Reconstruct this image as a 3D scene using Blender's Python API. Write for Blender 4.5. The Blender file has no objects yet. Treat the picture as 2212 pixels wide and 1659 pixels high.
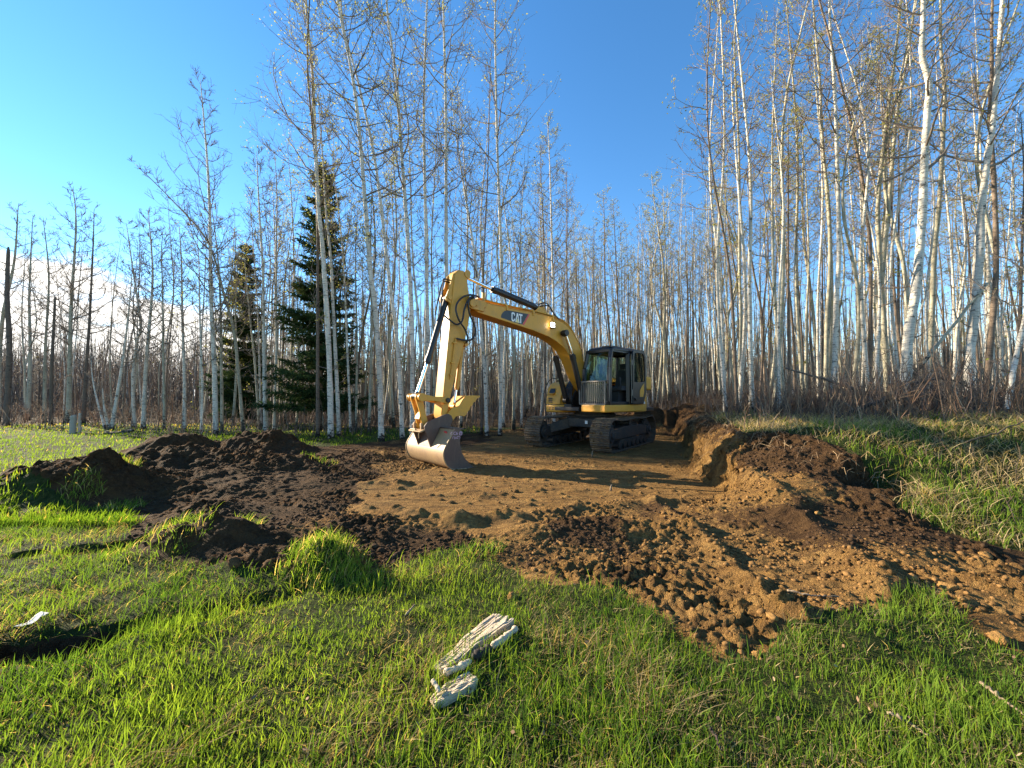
import bpy, bmesh, math, random
import numpy as np
from mathutils import Matrix, Vector
sc = bpy.context.scene
COL = sc.collection
RAD = math.radians
# ------------------------------------------------------------------ camera, sky, sun, exposure
CAM_H, FPX, PITCH = 1.384, 831.0, math.atan(30.5 / 831.0)
cam_d = bpy.data.cameras.new("camera")
cam_d.sensor_fit = 'HORIZONTAL'; cam_d.sensor_width = 36.0; cam_d.lens = 36.0 * FPX / 2212.0
cam_d.clip_start = 0.05; cam_d.clip_end = 3000.0
cam = bpy.data.objects.new("camera", cam_d); COL.objects.link(cam)
cam.location = (0, 0, CAM_H); cam.rotation_euler = (RAD(90) + PITCH, 0, 0)
sc.camera = cam

SUN_AZ, SUN_EL = RAD(66.0), RAD(20.0)          # azimuth measured to the left of the view direction
sun_dir = Vector((-math.sin(SUN_AZ) * math.cos(SUN_EL), math.cos(SUN_AZ) * math.cos(SUN_EL), math.sin(SUN_EL)))
sun_d = bpy.data.lights.new("sun", 'SUN'); sun_d.energy = 5.0; sun_d.angle = RAD(0.53); sun_d.color = (1.0, 0.85, 0.63)
sun = bpy.data.objects.new("sun", sun_d); COL.objects.link(sun)
sun.rotation_euler = sun_dir.to_track_quat('Z', 'Y').to_euler()
sun.location = (-30, 20, 20)

world = bpy.data.worlds.new("World"); sc.world = world; world.use_nodes = True
wn, wl = world.node_tree.nodes, world.node_tree.links
wn.clear()
w_out = wn.new('ShaderNodeOutputWorld'); w_bg = wn.new('ShaderNodeBackground')
sky = wn.new('ShaderNodeTexSky'); sky.sky_type = 'NISHITA'; sky.sun_disc = False
sky.sun_elevation = SUN_EL; sky.sun_rotation = -SUN_AZ
sky.altitude = 700; sky.air_density = 1.0; sky.dust_density = 0.0; sky.ozone_density = 2.0
w_bg.inputs[1].default_value = 0.10
w_sat = wn.new('ShaderNodeHueSaturation'); w_sat.inputs['Saturation'].default_value = 1.25
wl.new(sky.outputs[0], w_sat.inputs['Color'])
# clouds: a low bank towards the sun, from noise on the sky direction projected to a cloud layer
w_tc = wn.new('ShaderNodeTexCoord'); w_sep = wn.new('ShaderNodeSeparateXYZ'); wl.new(w_tc.outputs['Generated'], w_sep.inputs[0])
def wmath(op, a, b=None, clamp=False):
    n = wn.new('ShaderNodeMath'); n.operation = op; n.use_clamp = clamp
    for i, v in enumerate((a, b)):
        if v is None: continue
        if isinstance(v, (int, float)): n.inputs[i].default_value = v
        else: wl.new(v, n.inputs[i])
    return n.outputs[0]
zc = wmath('MAXIMUM', w_sep.outputs[2], 0.0)
zz = wmath('ADD', zc, 0.10)
w_cmb = wn.new('ShaderNodeCombineXYZ')
wl.new(wmath('DIVIDE', w_sep.outputs[0], zz), w_cmb.inputs[0]); wl.new(wmath('DIVIDE', w_sep.outputs[1], zz), w_cmb.inputs[1])
w_no = wn.new('ShaderNodeTexNoise'); w_no.inputs['Scale'].default_value = 1.7; w_no.inputs['Detail'].default_value = 9; w_no.inputs['Roughness'].default_value = 0.56
wl.new(w_cmb.outputs[0], w_no.inputs['Vector'])
side = wmath('ADD', wmath('MULTIPLY', w_sep.outputs[0], -0.93), wmath('MULTIPLY', w_sep.outputs[1], 0.37))
bank = wmath('MULTIPLY', wmath('SUBTRACT', side, 0.62), 4.0, True)             # nearer the sun: more cloud
low = wmath('MULTIPLY', wmath('SUBTRACT', 0.34, zc), 4.0, True)                  # low over the horizon
cov = wmath('ADD', wmath('MULTIPLY', wmath('MULTIPLY', bank, low), 0.50), wmath('MULTIPLY', w_no.outputs['Fac'], 1.0))
cl = wmath('MULTIPLY', wmath('SUBTRACT', cov, 0.72), 8.0, True)
w_mix = wn.new('ShaderNodeMixRGB'); w_mix.inputs[2].default_value = (5.4, 5.2, 4.9, 1)
wl.new(cl, w_mix.inputs[0]); wl.new(w_sat.outputs[0], w_mix.inputs[1])
wl.new(w_mix.outputs[0], w_bg.inputs[0]); wl.new(w_bg.outputs[0], w_out.inputs[0])
sc.view_settings.view_transform = 'Standard'; sc.view_settings.look = 'None'
sc.view_settings.exposure = 1.75; sc.view_settings.gamma = 1.0; sc.view_settings.use_curve_mapping = False
sc.cycles.max_bounces = 6; sc.cycles.diffuse_bounces = 3; sc.cycles.glossy_bounces = 3
sc.cycles.transmission_bounces = 6; sc.cycles.transparent_max_bounces = 8
sc.cycles.caustics_reflective = False; sc.cycles.caustics_refractive = False
sc.cycles.use_denoising = True

# ------------------------------------------------------------------ numeric helpers
rng = np.random.default_rng(7)
_perm = rng.random((256, 256))
def vnoise(x, y):
    xi = np.floor(x).astype(np.int64); yi = np.floor(y).astype(np.int64)
    fx = x - xi; fy = y - yi
    fx = fx * fx * fx * (fx * (fx * 6 - 15) + 10); fy = fy * fy * fy * (fy * (fy * 6 - 15) + 10)
    a = _perm[xi & 255, yi & 255]; b = _perm[(xi + 1) & 255, yi & 255]
    c = _perm[xi & 255, (yi + 1) & 255]; d = _perm[(xi + 1) & 255, (yi + 1) & 255]
    return (a + (b - a) * fx) * (1 - fy) + (c + (d - c) * fx) * fy - 0.5
def fbm(x, y, scale, octv=4, gain=0.5):
    s = 0; a = 1.0; f = 1.0 / scale; tot = 0
    for o in range(octv):
        s = s + a * vnoise(x * f + 17.3 * o, y * f + 9.1 * o); tot += a; a *= gain; f *= 2.03
    return s / tot * 2
_jit = rng.random((128, 128, 3))
def lumps(x, y, cell, rmin=0.35, rmax=0.62):
    """rounded clods: height of a jittered field of hemispheres, in units of the cell"""
    u = x / cell; v = y / cell; iu = np.floor(u).astype(np.int64); iv = np.floor(v).astype(np.int64)
    best = np.zeros_like(u)
    for du in (-1, 0, 1):
        for dv in (-1, 0, 1):
            j = _jit[(iu + du) & 127, (iv + dv) & 127]
            r = rmin + (rmax - rmin) * j[..., 2]
            d2 = ((iu + du + j[..., 0] - u) ** 2 + (iv + dv + j[..., 1] - v) ** 2) / (r * r)
            best = np.maximum(best, np.sqrt(np.maximum(0, 1 - d2)) * r)
    return best
def ss(t):
    t = np.clip(t, 0, 1); return t * t * (3 - 2 * t)
def gd(px, py, z=0.0):
    v = ray(px, py); t = (z - CAM_H) / v[2]; return (v[0] * t, v[1] * t)
def ray(px, py):
    a, c = (px - 1106.0) / FPX, (829.5 - py) / FPX
    return np.array([a, math.cos(PITCH) - c * math.sin(PITCH), math.sin(PITCH) + c * math.cos(PITCH)])
def at(px, py, Y):
    v = ray(px, py); return np.array([v[0] * Y / v[1], Y, CAM_H + v[2] * Y / v[1]])
def sdpoly(x, y, poly):
    """signed distance, positive inside"""
    P = np.array(poly, float); d = np.full(np.shape(x), 1e9); ins = np.zeros(np.shape(x), bool)
    for i in range(len(P)):
        ax, ay = P[i - 1]; bx, by = P[i]; ex, ey = bx - ax, by - ay
        t = np.clip(((x - ax) * ex + (y - ay) * ey) / (ex * ex + ey * ey + 1e-12), 0, 1)
        d = np.minimum(d, np.hypot(x - ax - t * ex, y - ay - t * ey))
        if ey != 0:
            ins ^= ((ay > y) != (by > y)) & (x < ex * (y - ay) / ey + ax)
    return np.where(ins, d, -d)
def sdseg(x, y, pts):
    d = np.full(np.shape(x), 1e9)
    for (ax, ay), (bx, by) in zip(pts[:-1], pts[1:]):
        ex, ey = bx - ax, by - ay
        t = np.clip(((x - ax) * ex + (y - ay) * ey) / (ex * ex + ey * ey), 0, 1)
        d = np.minimum(d, np.hypot(x - ax - t * ex, y - ay - t * ey))
    return d

def mesh_np(name, V, faces, attrs=None, smooth=True):
    """faces: list of integer arrays (n,3) or (n,4)"""
    me = bpy.data.meshes.new(name)
    V = np.asarray(V, np.float32)
    me.vertices.add(len(V)); me.vertices.foreach_set('co', V.ravel())
    faces = [np.asarray(f, np.int32) for f in faces if len(f)]
    loops = np.concatenate([f.ravel() for f in faces]); tot = np.concatenate([np.full(len(f), f.shape[1], np.int32) for f in faces])
    start = np.concatenate([[0], np.cumsum(tot)[:-1]]).astype(np.int32)
    me.loops.add(len(loops)); me.loops.foreach_set('vertex_index', loops)
    me.polygons.add(len(tot)); me.polygons.foreach_set('loop_start', start); me.polygons.foreach_set('loop_total', tot)
    if smooth: me.polygons.foreach_set('use_smooth', np.ones(len(tot), bool))
    for k, a in (attrs or {}).items():
        a = np.asarray(a, np.float32)
        if a.ndim == 1:
            at_ = me.attributes.new(k, 'FLOAT', 'POINT'); at_.data.foreach_set('value', a)
        else:
            at_ = me.attributes.new(k, 'FLOAT_COLOR', 'POINT'); at_.data.foreach_set('color', np.c_[a, np.ones(len(a), np.float32)].ravel().astype(np.float32))
    me.update(calc_edges=True); me.validate()
    return me
def link(name, me, mat=None, parent=None):
    o = bpy.data.objects.new(name, me); COL.objects.link(o)
    if mat is not None and me is not None and not me.materials: me.materials.append(mat)
    if parent is not None: o.parent = parent
    return o
def tag(o, label=None, cat=None, group=None, kind=None):
    if label: o["label"] = label
    if cat: o["category"] = cat
    if group: o["group"] = group
    if kind: o["kind"] = kind
    return o
def empty(name, loc=(0, 0, 0), rz=0.0, parent=None):
    o = bpy.data.objects.new(name, None); COL.objects.link(o); o.location = loc; o.rotation_euler = (0, 0, rz)
    o.empty_display_size = 0.2
    if parent is not None: o.parent = parent
    return o
def cr(a, b):
    o = np.empty(np.broadcast_shapes(a.shape, b.shape)); o[..., 0] = a[..., 1] * b[..., 2] - a[..., 2] * b[..., 1]; o[..., 1] = a[..., 2] * b[..., 0] - a[..., 0] * b[..., 2]; o[..., 2] = a[..., 0] * b[..., 1] - a[..., 1] * b[..., 0]; return o
class Acc:
    """collects tubes and quads for one mesh"""
    def __init__(s): s.V = []; s.F4 = []; s.F3 = []; s.n = 0; s.C = []
    def add(s, V, F4=None, F3=None, C=None):
        V = np.asarray(V, float)
        if F4 is not None and len(F4): s.F4.append(np.asarray(F4) + s.n)
        if F3 is not None and len(F3): s.F3.append(np.asarray(F3) + s.n)
        s.V.append(V); s.n += len(V)
        if C is not None: s.C.append(np.broadcast_to(np.asarray(C, float), (len(V), 3)))
    def tube(s, P, R, k=6, cap=True, C=None):
        P = np.asarray(P, float); n = len(P); R = np.broadcast_to(np.asarray(R, float), (n,))
        T = np.empty_like(P); T[0] = P[1] - P[0]; T[-1] = P[-1] - P[-2]
        if n > 2: T[1:-1] = P[2:] - P[:-2]
        T /= np.sqrt((T * T).sum(1))[:, None] + 1e-9
        m = T.mean(0); ref = np.array([1., 0, 0]) if abs(m[0]) < 0.6 else np.array([0, 1., 0]) if abs(m[1]) < .7 else np.array([0, 0, 1.])
        A = cr(T, ref); A /= np.sqrt((A * A).sum(1))[:, None] + 1e-9; B = cr(T, A)
        th = np.arange(k) * 2 * math.pi / k
        V = P[:, None] + R[:, None, None] * (np.cos(th)[None, :, None] * A[:, None] + np.sin(th)[None, :, None] * B[:, None])
        i = np.arange(n - 1)[:, None] * k; j = np.arange(k)[None]
        F = np.stack([i + j, i + (j + 1) % k, i + k + (j + 1) % k, i + k + j], -1).reshape(-1, 4)
        V = V.reshape(-1, 3)
        F3 = None
        if cap:
            V = np.vstack([V, P[0], P[-1]]); c0, c1 = n * k, n * k + 1
            jj = np.arange(k); F3 = np.vstack([np.stack([(jj + 1) % k, jj, np.full(k, c0)], -1),
                                               np.stack([(n - 1) * k + jj, (n - 1) * k + (jj + 1) % k, np.full(k, c1)], -1)])
        s.add(V, F, F3, C)
    def mesh(s, name, smooth=True):
        f = []
        if s.F4: f.append(np.vstack(s.F4))
        if s.F3: f.append(np.vstack(s.F3))
        return mesh_np(name, np.vstack(s.V), f, {'tint': np.vstack(s.C)} if s.C else None, smooth)

# ------------------------------------------------------------------ materials
def new_mat(name):
    m = bpy.data.materials.new(name); m.use_nodes = True
    nt = m.node_tree; nt.nodes.clear()
    out = nt.nodes.new('ShaderNodeOutputMaterial')
    return m, nt.nodes, nt.links, out
class NB:
    def __init__(s, name):
        s.m, s.n, s.l, s.out = new_mat(name)
    def node(s, t, **kw):
        n = s.n.new(t)
        for k, v in kw.items():
            if k.startswith('_'): setattr(n, k[1:], v)
            else:
                k2 = {'Bsdf': 'BSDF'}.get(k, k).replace('_', ' ')
                s.put(n.inputs[k2] if k2 in n.inputs else n.inputs[int(k2[1:])], v)
        return n
    def put(s, inp, v):
        if hasattr(v, 'is_linked') or isinstance(v, bpy.types.NodeSocket): s.l.new(v, inp)
        else:
            if isinstance(v, (tuple, list)) and len(v) == 3 and inp.type == 'RGBA': v = (*v, 1)
            inp.default_value = v
    def noise(s, vec, scale, detail=4, rough=0.5, dist=0):
        n = s.n.new('ShaderNodeTexNoise'); n.inputs['Scale'].default_value = scale; n.inputs['Detail'].default_value = detail
        n.inputs['Roughness'].default_value = rough; n.inputs['Distortion'].default_value = dist
        if vec is not None: s.l.new(vec, n.inputs['Vector'])
        return n.outputs['Fac']
    def ramp(s, fac, stops):
        n = s.n.new('ShaderNodeValToRGB'); e = n.color_ramp.elements
        while len(e) < len(stops): e.new(0.5)
        for el, (p, c) in zip(e, stops):
            el.position = p; el.color = (*c, 1) if isinstance(c, (tuple, list)) else (c, c, c, 1)
        s.l.new(fac, n.inputs[0]); return n.outputs[0]
    def mix(s, f, a, b, blend='MIX'):
        n = s.n.new('ShaderNodeMixRGB'); n.blend_type = blend
        s.put(n.inputs[0], f); s.put(n.inputs[1], a); s.put(n.inputs[2], b); return n.outputs[0]
    def math(s, op, a, b=0.0, clamp=False):
        n = s.n.new('ShaderNodeMath'); n.operation = op; n.use_clamp = clamp
        s.put(n.inputs[0], a); s.put(n.inputs[1], b); return n.outputs[0]
    def attr(s, name, fac=True):
        n = s.n.new('ShaderNodeAttribute'); n.attribute_name = name; return n.outputs['Fac' if fac else 'Color']
    def coord(s, which='Object', scale=None, add=None):
        n = s.n.new('ShaderNodeTexCoord'); o = n.outputs[which]
        if add is not None:
            v = s.n.new('ShaderNodeVectorMath'); v.operation = 'ADD'; s.l.new(o, v.inputs[0]); s.l.new(add, v.inputs[1]); o = v.outputs[0]
        if scale is not None:
            v = s.n.new('ShaderNodeVectorMath'); v.operation = 'MULTIPLY'; s.l.new(o, v.inputs[0]); v.inputs[1].default_value = scale; o = v.outputs[0]
        return o
    def rnd(s):
        n = s.n.new('ShaderNodeObjectInfo'); return n.outputs['Random']
    def bump(s, h, strength=0.5, dist=0.02):
        n = s.n.new('ShaderNodeBump'); n.inputs['Strength'].default_value = strength; n.inputs['Distance'].default_value = dist
        s.l.new(h, n.inputs['Height']); return n.outputs[0]
    def bsdf(s, color, rough=0.6, metal=0.0, normal=None, spec=0.5, **kw):
        n = s.n.new('ShaderNodeBsdfPrincipled')
        s.put(n.inputs['Base Color'], color); s.put(n.inputs['Roughness'], rough); s.put(n.inputs['Metallic'], metal)
        n.inputs['Specular IOR Level'].default_value = spec
        if normal is not None: s.l.new(normal, n.inputs['Normal'])
        for k, v in kw.items(): s.put(n.inputs[k.replace('_', ' ')], v)
        s.l.new(n.outputs[0], s.out.inputs[0]); return n
    def leaf(s, color, trans, share=0.5, rough=0.6):
        d = s.n.new('ShaderNodeBsdfDiffuse'); t = s.n.new('ShaderNodeBsdfTranslucent'); mx = s.n.new('ShaderNodeMixShader')
        s.put(d.inputs[0], color); s.put(t.inputs[0], trans); mx.inputs[0].default_value = share
        s.l.new(d.outputs[0], mx.inputs[1]); s.l.new(t.outputs[0], mx.inputs[2]); s.l.new(mx.outputs[0], s.out.inputs[0])
M = {}
def soil_material(name, dark=None):
    b = NB(name); co = b.coord('Object')
    n1 = b.noise(co, 3.0, 6, .6); n2 = b.noise(co, 28, 5, .65); n3 = b.noise(co, 140, 3, .6)
    clay = b.ramp(n1, [(.30, (.29, .155, .048)), (.5, (.37, .21, .068)), (.72, (.44, .265, .095))])
    clay = b.mix(b.ramp(n2, [(.42, 0.0), (.70, .8)]), clay, (.17, .09, .033))
    top = b.ramp(n2, [(.3, (.042, .023, .011)), (.55, (.085, .047, .022)), (.78, (.17, .10, .048))])
    if dark is None:
        d = b.attr('dark'); d = b.math('ADD', d, b.math('MULTIPLY', b.math('SUBTRACT', n2, .5), 1.6))
        d = b.math('ADD', d, b.math('MULTIPLY', b.math('SUBTRACT', n1, .5), .9))
        d = b.ramp(d, [(.36, 0.0), (.62, 1.0)])
    else: d = dark
    c = b.mix(d, clay, top)
    return b, co, c, n1, n2, n3
b, co, c, n1, n2, n3 = soil_material('ground_soil')
wet = b.ramp(b.noise(b.coord('Object', (1, 6, 1)), 2.2, 6, .62), [(.46, 0.0), (.60, 1.0)])   # smeared streaks of darker earth on the floor
c = b.mix(b.math('MULTIPLY', wet, .62), c, (.13, .072, .03))
litter = b.ramp(b.noise(co, 22, 5, .7), [(.3, (.03, .018, .009)), (.5, (.085, .055, .028)), (.7, (.17, .115, .06))])
thatch_shade = b.ramp(b.noise(co, 16, 6, .7), [(.3, (.020, .030, .008)), (.5, (.045, .066, .014)), (.72, (.12, .105, .040))])  # thatch, its greens painted as shaded grass in the gaps between blades
undis = b.mix(b.attr('litter'), thatch_shade, litter)
dirt = b.ramp(b.math('ADD', b.attr('dirt'), b.math('MULTIPLY', b.math('SUBTRACT', n2, .5), .8)), [(.42, 0.0), (.56, 1.0)])
c = b.mix(dirt, undis, c)
n4 = b.noise(co, 70, 4, .7); hh = b.math('ADD', n2, b.math('ADD', b.math('MULTIPLY', n4, .55), b.math('MULTIPLY', n3, .3)))
b.bsdf(c, .92, 0, b.bump(hh, 1.0, .085), .1); M['ground'] = b.m
for nm, dk in (('clay_clod', 0.28), ('dark_clod', .93)):
    b, co, c, n1, n2, n3 = soil_material(nm, dk)
    b.bsdf(c, .95, 0, b.bump(b.math('ADD', n2, b.math('MULTIPLY', n3, .6)), .9, .012), .1); M[nm] = b.m
b = NB('tinted_soil'); co = b.coord('Object'); n2 = b.noise(co, 40, 5, .65)
b.bsdf(b.mix(1.0, b.attr('tint', False), b.ramp(n2, [(.25, .5), (.75, 1.25)]), 'MULTIPLY'), .95, 0, b.bump(n2, .9, .01), .1); M['clods'] = b.m
b = NB('grass_blade'); t = b.attr('tint', False)
b.leaf(t, b.mix(1.0, t, (1.9, 1.75, .75), 'MULTIPLY'), .5); M['grass'] = b.m
b = NB('dry_stem'); b.bsdf(b.attr('tint', False), .8, spec=.2); M['stem'] = b.m
b = NB('young_leaf'); co = b.rnd()
b.leaf(b.ramp(co, [(0, (.20, .21, .04)), (1, (.27, .23, .06))]), (.46, .44, .10), .45); M['bud'] = b.m
b = NB('spruce_needle'); co = b.coord('Object'); t = b.ramp(b.noise(co, 1.6, 4), [(.3, (.018, .040, .018)), (.55, (.045, .075, .028)), (.8, (.11, .115, .03))])
b.leaf(t, t, .25); M['needle'] = b.m
def bark(name, white, tone2, darkc, mark=.5, base_h=1.15):
    b = NB(name); r = b.rnd(); cmb = b.n.new('ShaderNodeCombineXYZ'); b.l.new(b.math('MULTIPLY', r, 37.0), cmb.inputs[2])
    co = b.coord('Object', None, cmb.outputs[0])
    def sc_(s):
        v = b.n.new('ShaderNodeVectorMath'); v.operation = 'MULTIPLY'; b.l.new(co, v.inputs[0]); v.inputs[1].default_value = s; return v.outputs[0]
    big = b.noise(sc_((3, 3, 1.1)), 1.0, 5, .6)
    c = b.mix(b.ramp(big, [(.35, 0.0), (.68, 1.0)]), white, tone2)
    c = b.mix(b.math('MULTIPLY', r, .45), c, tone2)
    lent = b.ramp(b.noise(sc_((5, 5, 55)), 1.0, 4, .65, .4), [(.55, 0.0), (.61, 1.0)])      # horizontal lenticels
    knot = b.ramp(b.noise(sc_((7, 7, 9)), 1.0, 3, .6), [(.62, 0.0), (.66, 1.0)])             # dark scars
    sx = b.n.new('ShaderNodeSeparateXYZ'); tc = b.n.new('ShaderNodeTexCoord'); b.l.new(tc.outputs['Object'], sx.inputs[0])
    foot = b.math('MULTIPLY', b.math('SUBTRACT', 1.0, b.math('DIVIDE', sx.outputs[2], base_h), True), 1.1)   # rough black bark at the foot
    foot = b.ramp(b.math('ADD', foot, b.math('SUBTRACT', b.noise(sc_((9, 9, 14)), 1.0, 4, .6), .82)), [(.42, 0.0), (.56, 1.0)])
    dk = b.math('MAXIMUM', b.math('MULTIPLY', lent, mark), b.math('MAXIMUM', b.math('MULTIPLY', knot, .85), foot))
    c = b.mix(dk, c, darkc)
    b.bsdf(c, .75, 0, b.bump(dk, .4, .01), .2); M[name] = b.m
bark('birch_bark', (.72, .66, .56), (.46, .42, .34), (.035, .03, .027), .85)
bark('aspen_bark', (.48, .44, .33), (.27, .25, .18), (.05, .045, .035), .5, 2.2)
bark('dead_bark', (.10, .08, .065), (.17, .125, .09), (.03, .024, .02), .6)
bark('brown_bark', (.15, .11, .08), (.24, .18, .13), (.05, .035, .03), .7)
b = NB('twig_bark'); b.bsdf(b.ramp(b.rnd(), [(0, (.17, .135, .105)), (1, (.25, .205, .165))]), .85, spec=.1); M['twig'] = b.m
b = NB('pale_limb_bark'); b.bsdf(b.ramp(b.rnd(), [(0, (.33, .30, .24)), (1, (.42, .38, .31))]), .8, spec=.1); M['limb'] = b.m
b = NB('dry_stick_bark'); n_ = b.noise(b.coord('Object'), 60, 4, .7); b.bsdf(b.ramp(n_, [(.35, (.10, .07, .045)), (.65, (.32, .25, .17))]), .85, 0, b.bump(n_, .8, .004), .1); M['drystick'] = b.m
# ------------------------------------------------------------------ the ground
DIRT = ([(-7.5, 5.7), (-7.3, 5.0)] + [gd(*p) for p in [(60, 1085), (150, 1095), (235, 1105), (300, 1128), (250, 1165), (262, 1205), (450, 1238), (520, 1252), (630, 1256),
        (655, 1215), (740, 1190), (790, 1238), (880, 1215), (980, 1192), (1080, 1222), (1200, 1262), (1330, 1272), (1380, 1312), (1480, 1400),
        (1560, 1452), (1640, 1432), (1700, 1362), (1850, 1352), (1900, 1312), (1980, 1292), (2100, 1342), (2212, 1425)]] +
        [(4.0, 1.7), (6.5, 1.7), (6.5, 2.75), (4.3, 3.12), (4.0, 3.4), (3.85, 3.9), (4.35, 4.15), (4.35, 4.7), (4.15, 5.5), (3.85, 6.3), (4.4, 8.2), (6.0, 12), (6.8, 14.8),
         (5, 16.8), (0, 16.2), (-2.5, 14), (-3.6, 12.6), (-5, 11.2), (-6, 10.6), (-8, 10.1), (-9.2, 9.4), (-9.0, 8.4), (-7.6, 7.2), (-6.6, 6.4)])
PIT = [(-4, 12), (-2.2, 7.4), (-2.4, 6.0), (-1.9, 4.3), (-.3, 3.72), (.7, 4.2), (2.4, 4.6), (3.25, 5.2), (3.4, 6.2), (3.75, 7.2), (4.15, 8.2), (5.6, 12), (6.2, 14.3), (2, 15.6), (-2, 14.2)]
FLOOR = [(-3.0, 6.6), (-2.5, 5.1), (-1.5, 4.1), (-.2, 3.72), (.40, 4.05), (.3, 4.6), (1.3, 5.0), (3.2, 5.4), (3.2, 6.4), (4.0, 8.4), (5.3, 12), (5.2, 14), (-.5, 14), (-1.6, 10.5), (-1.3, 8.0)]
BLOBS = [(-6.2, 5.5, .50, .62, .55), (-6.85, 5.25, .22, .5, .4), (-5.6, 5.35, .25, .4, .35), (-7.95, 8.8, .42, .75, .6), (-7.3, 8.8, .20, .5, .5), (-6.05, 9.3, .52, .75, .7),
         (-5.2, 9.2, .20, .7, .6), (-6.2, 7.3, .30, 1.2, .6), (-4.6, 7.3, .27, 1.1, .6), (-3.4, 8.6, .18, 1.0, .7), (-6.9, 6.9, .22, .7, .7), (-5.2, 6.1, .20, .6, .5), (-3.9, 6.0, .16, 1.0, .6),
         (-2.95, 3.62, .27, .36, .26), (-2.45, 3.6, .16, .34, .22), (-1.5, 3.12, .19, .22, .2), (-2.05, 3.22, .17, .3, .2), (-3.5, 4.6, .14, .5, .35),
         (-1.7, 4.1, .12, .9, .3), (.35, 3.85, .10, .5, .3), (1.2, 4.0, .11, .7, .25), (2.9, 4.4, .12, .6, .4), (3.1, 3.3, .09, .5, .35), (2.0, 2.35, .05, .45, .2),
         (2.7, 2.75, .07, .5, .25), (3.6, 2.5, .10, .7, .3), (5.0, 2.4, .14, .9, .4), (5.4, 14.6, .45, 1.6, .7), (7.6, 14.0, .3, 1.2, .8), (11.2, 10.2, .38, .7, .5), (12.2, 10.4, .25, .6, .5)]
def undisturbed(x, y):
    far = ss((y - 9) / 8) * (1 - ss((x - 7) / 4))
    g = .85 * ss((x - 1.8) / 2.3) * ss((y - 2.6) / 3.2) * (1 - .45 * far)
    g = g + .035 * np.clip(x - 4, 0, 9) * ss((y - 3) / 4)
    g = g + .55 * ss((y - 13) / 14) * ss((x + 10) / 12)
    g = g + .9 * ss((y - 30) / 40)
    return g + .06 * fbm(x, y, 3.1, 4) * (.4 + ss((y - 5) / 10)) + .10 * fbm(x + 3, y, 1.1, 3) * ss((x - 3.6) / 1.2) * ss((y - 3.2) / 2) + .02 * fbm(x + 50, y, .45, 3)
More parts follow.
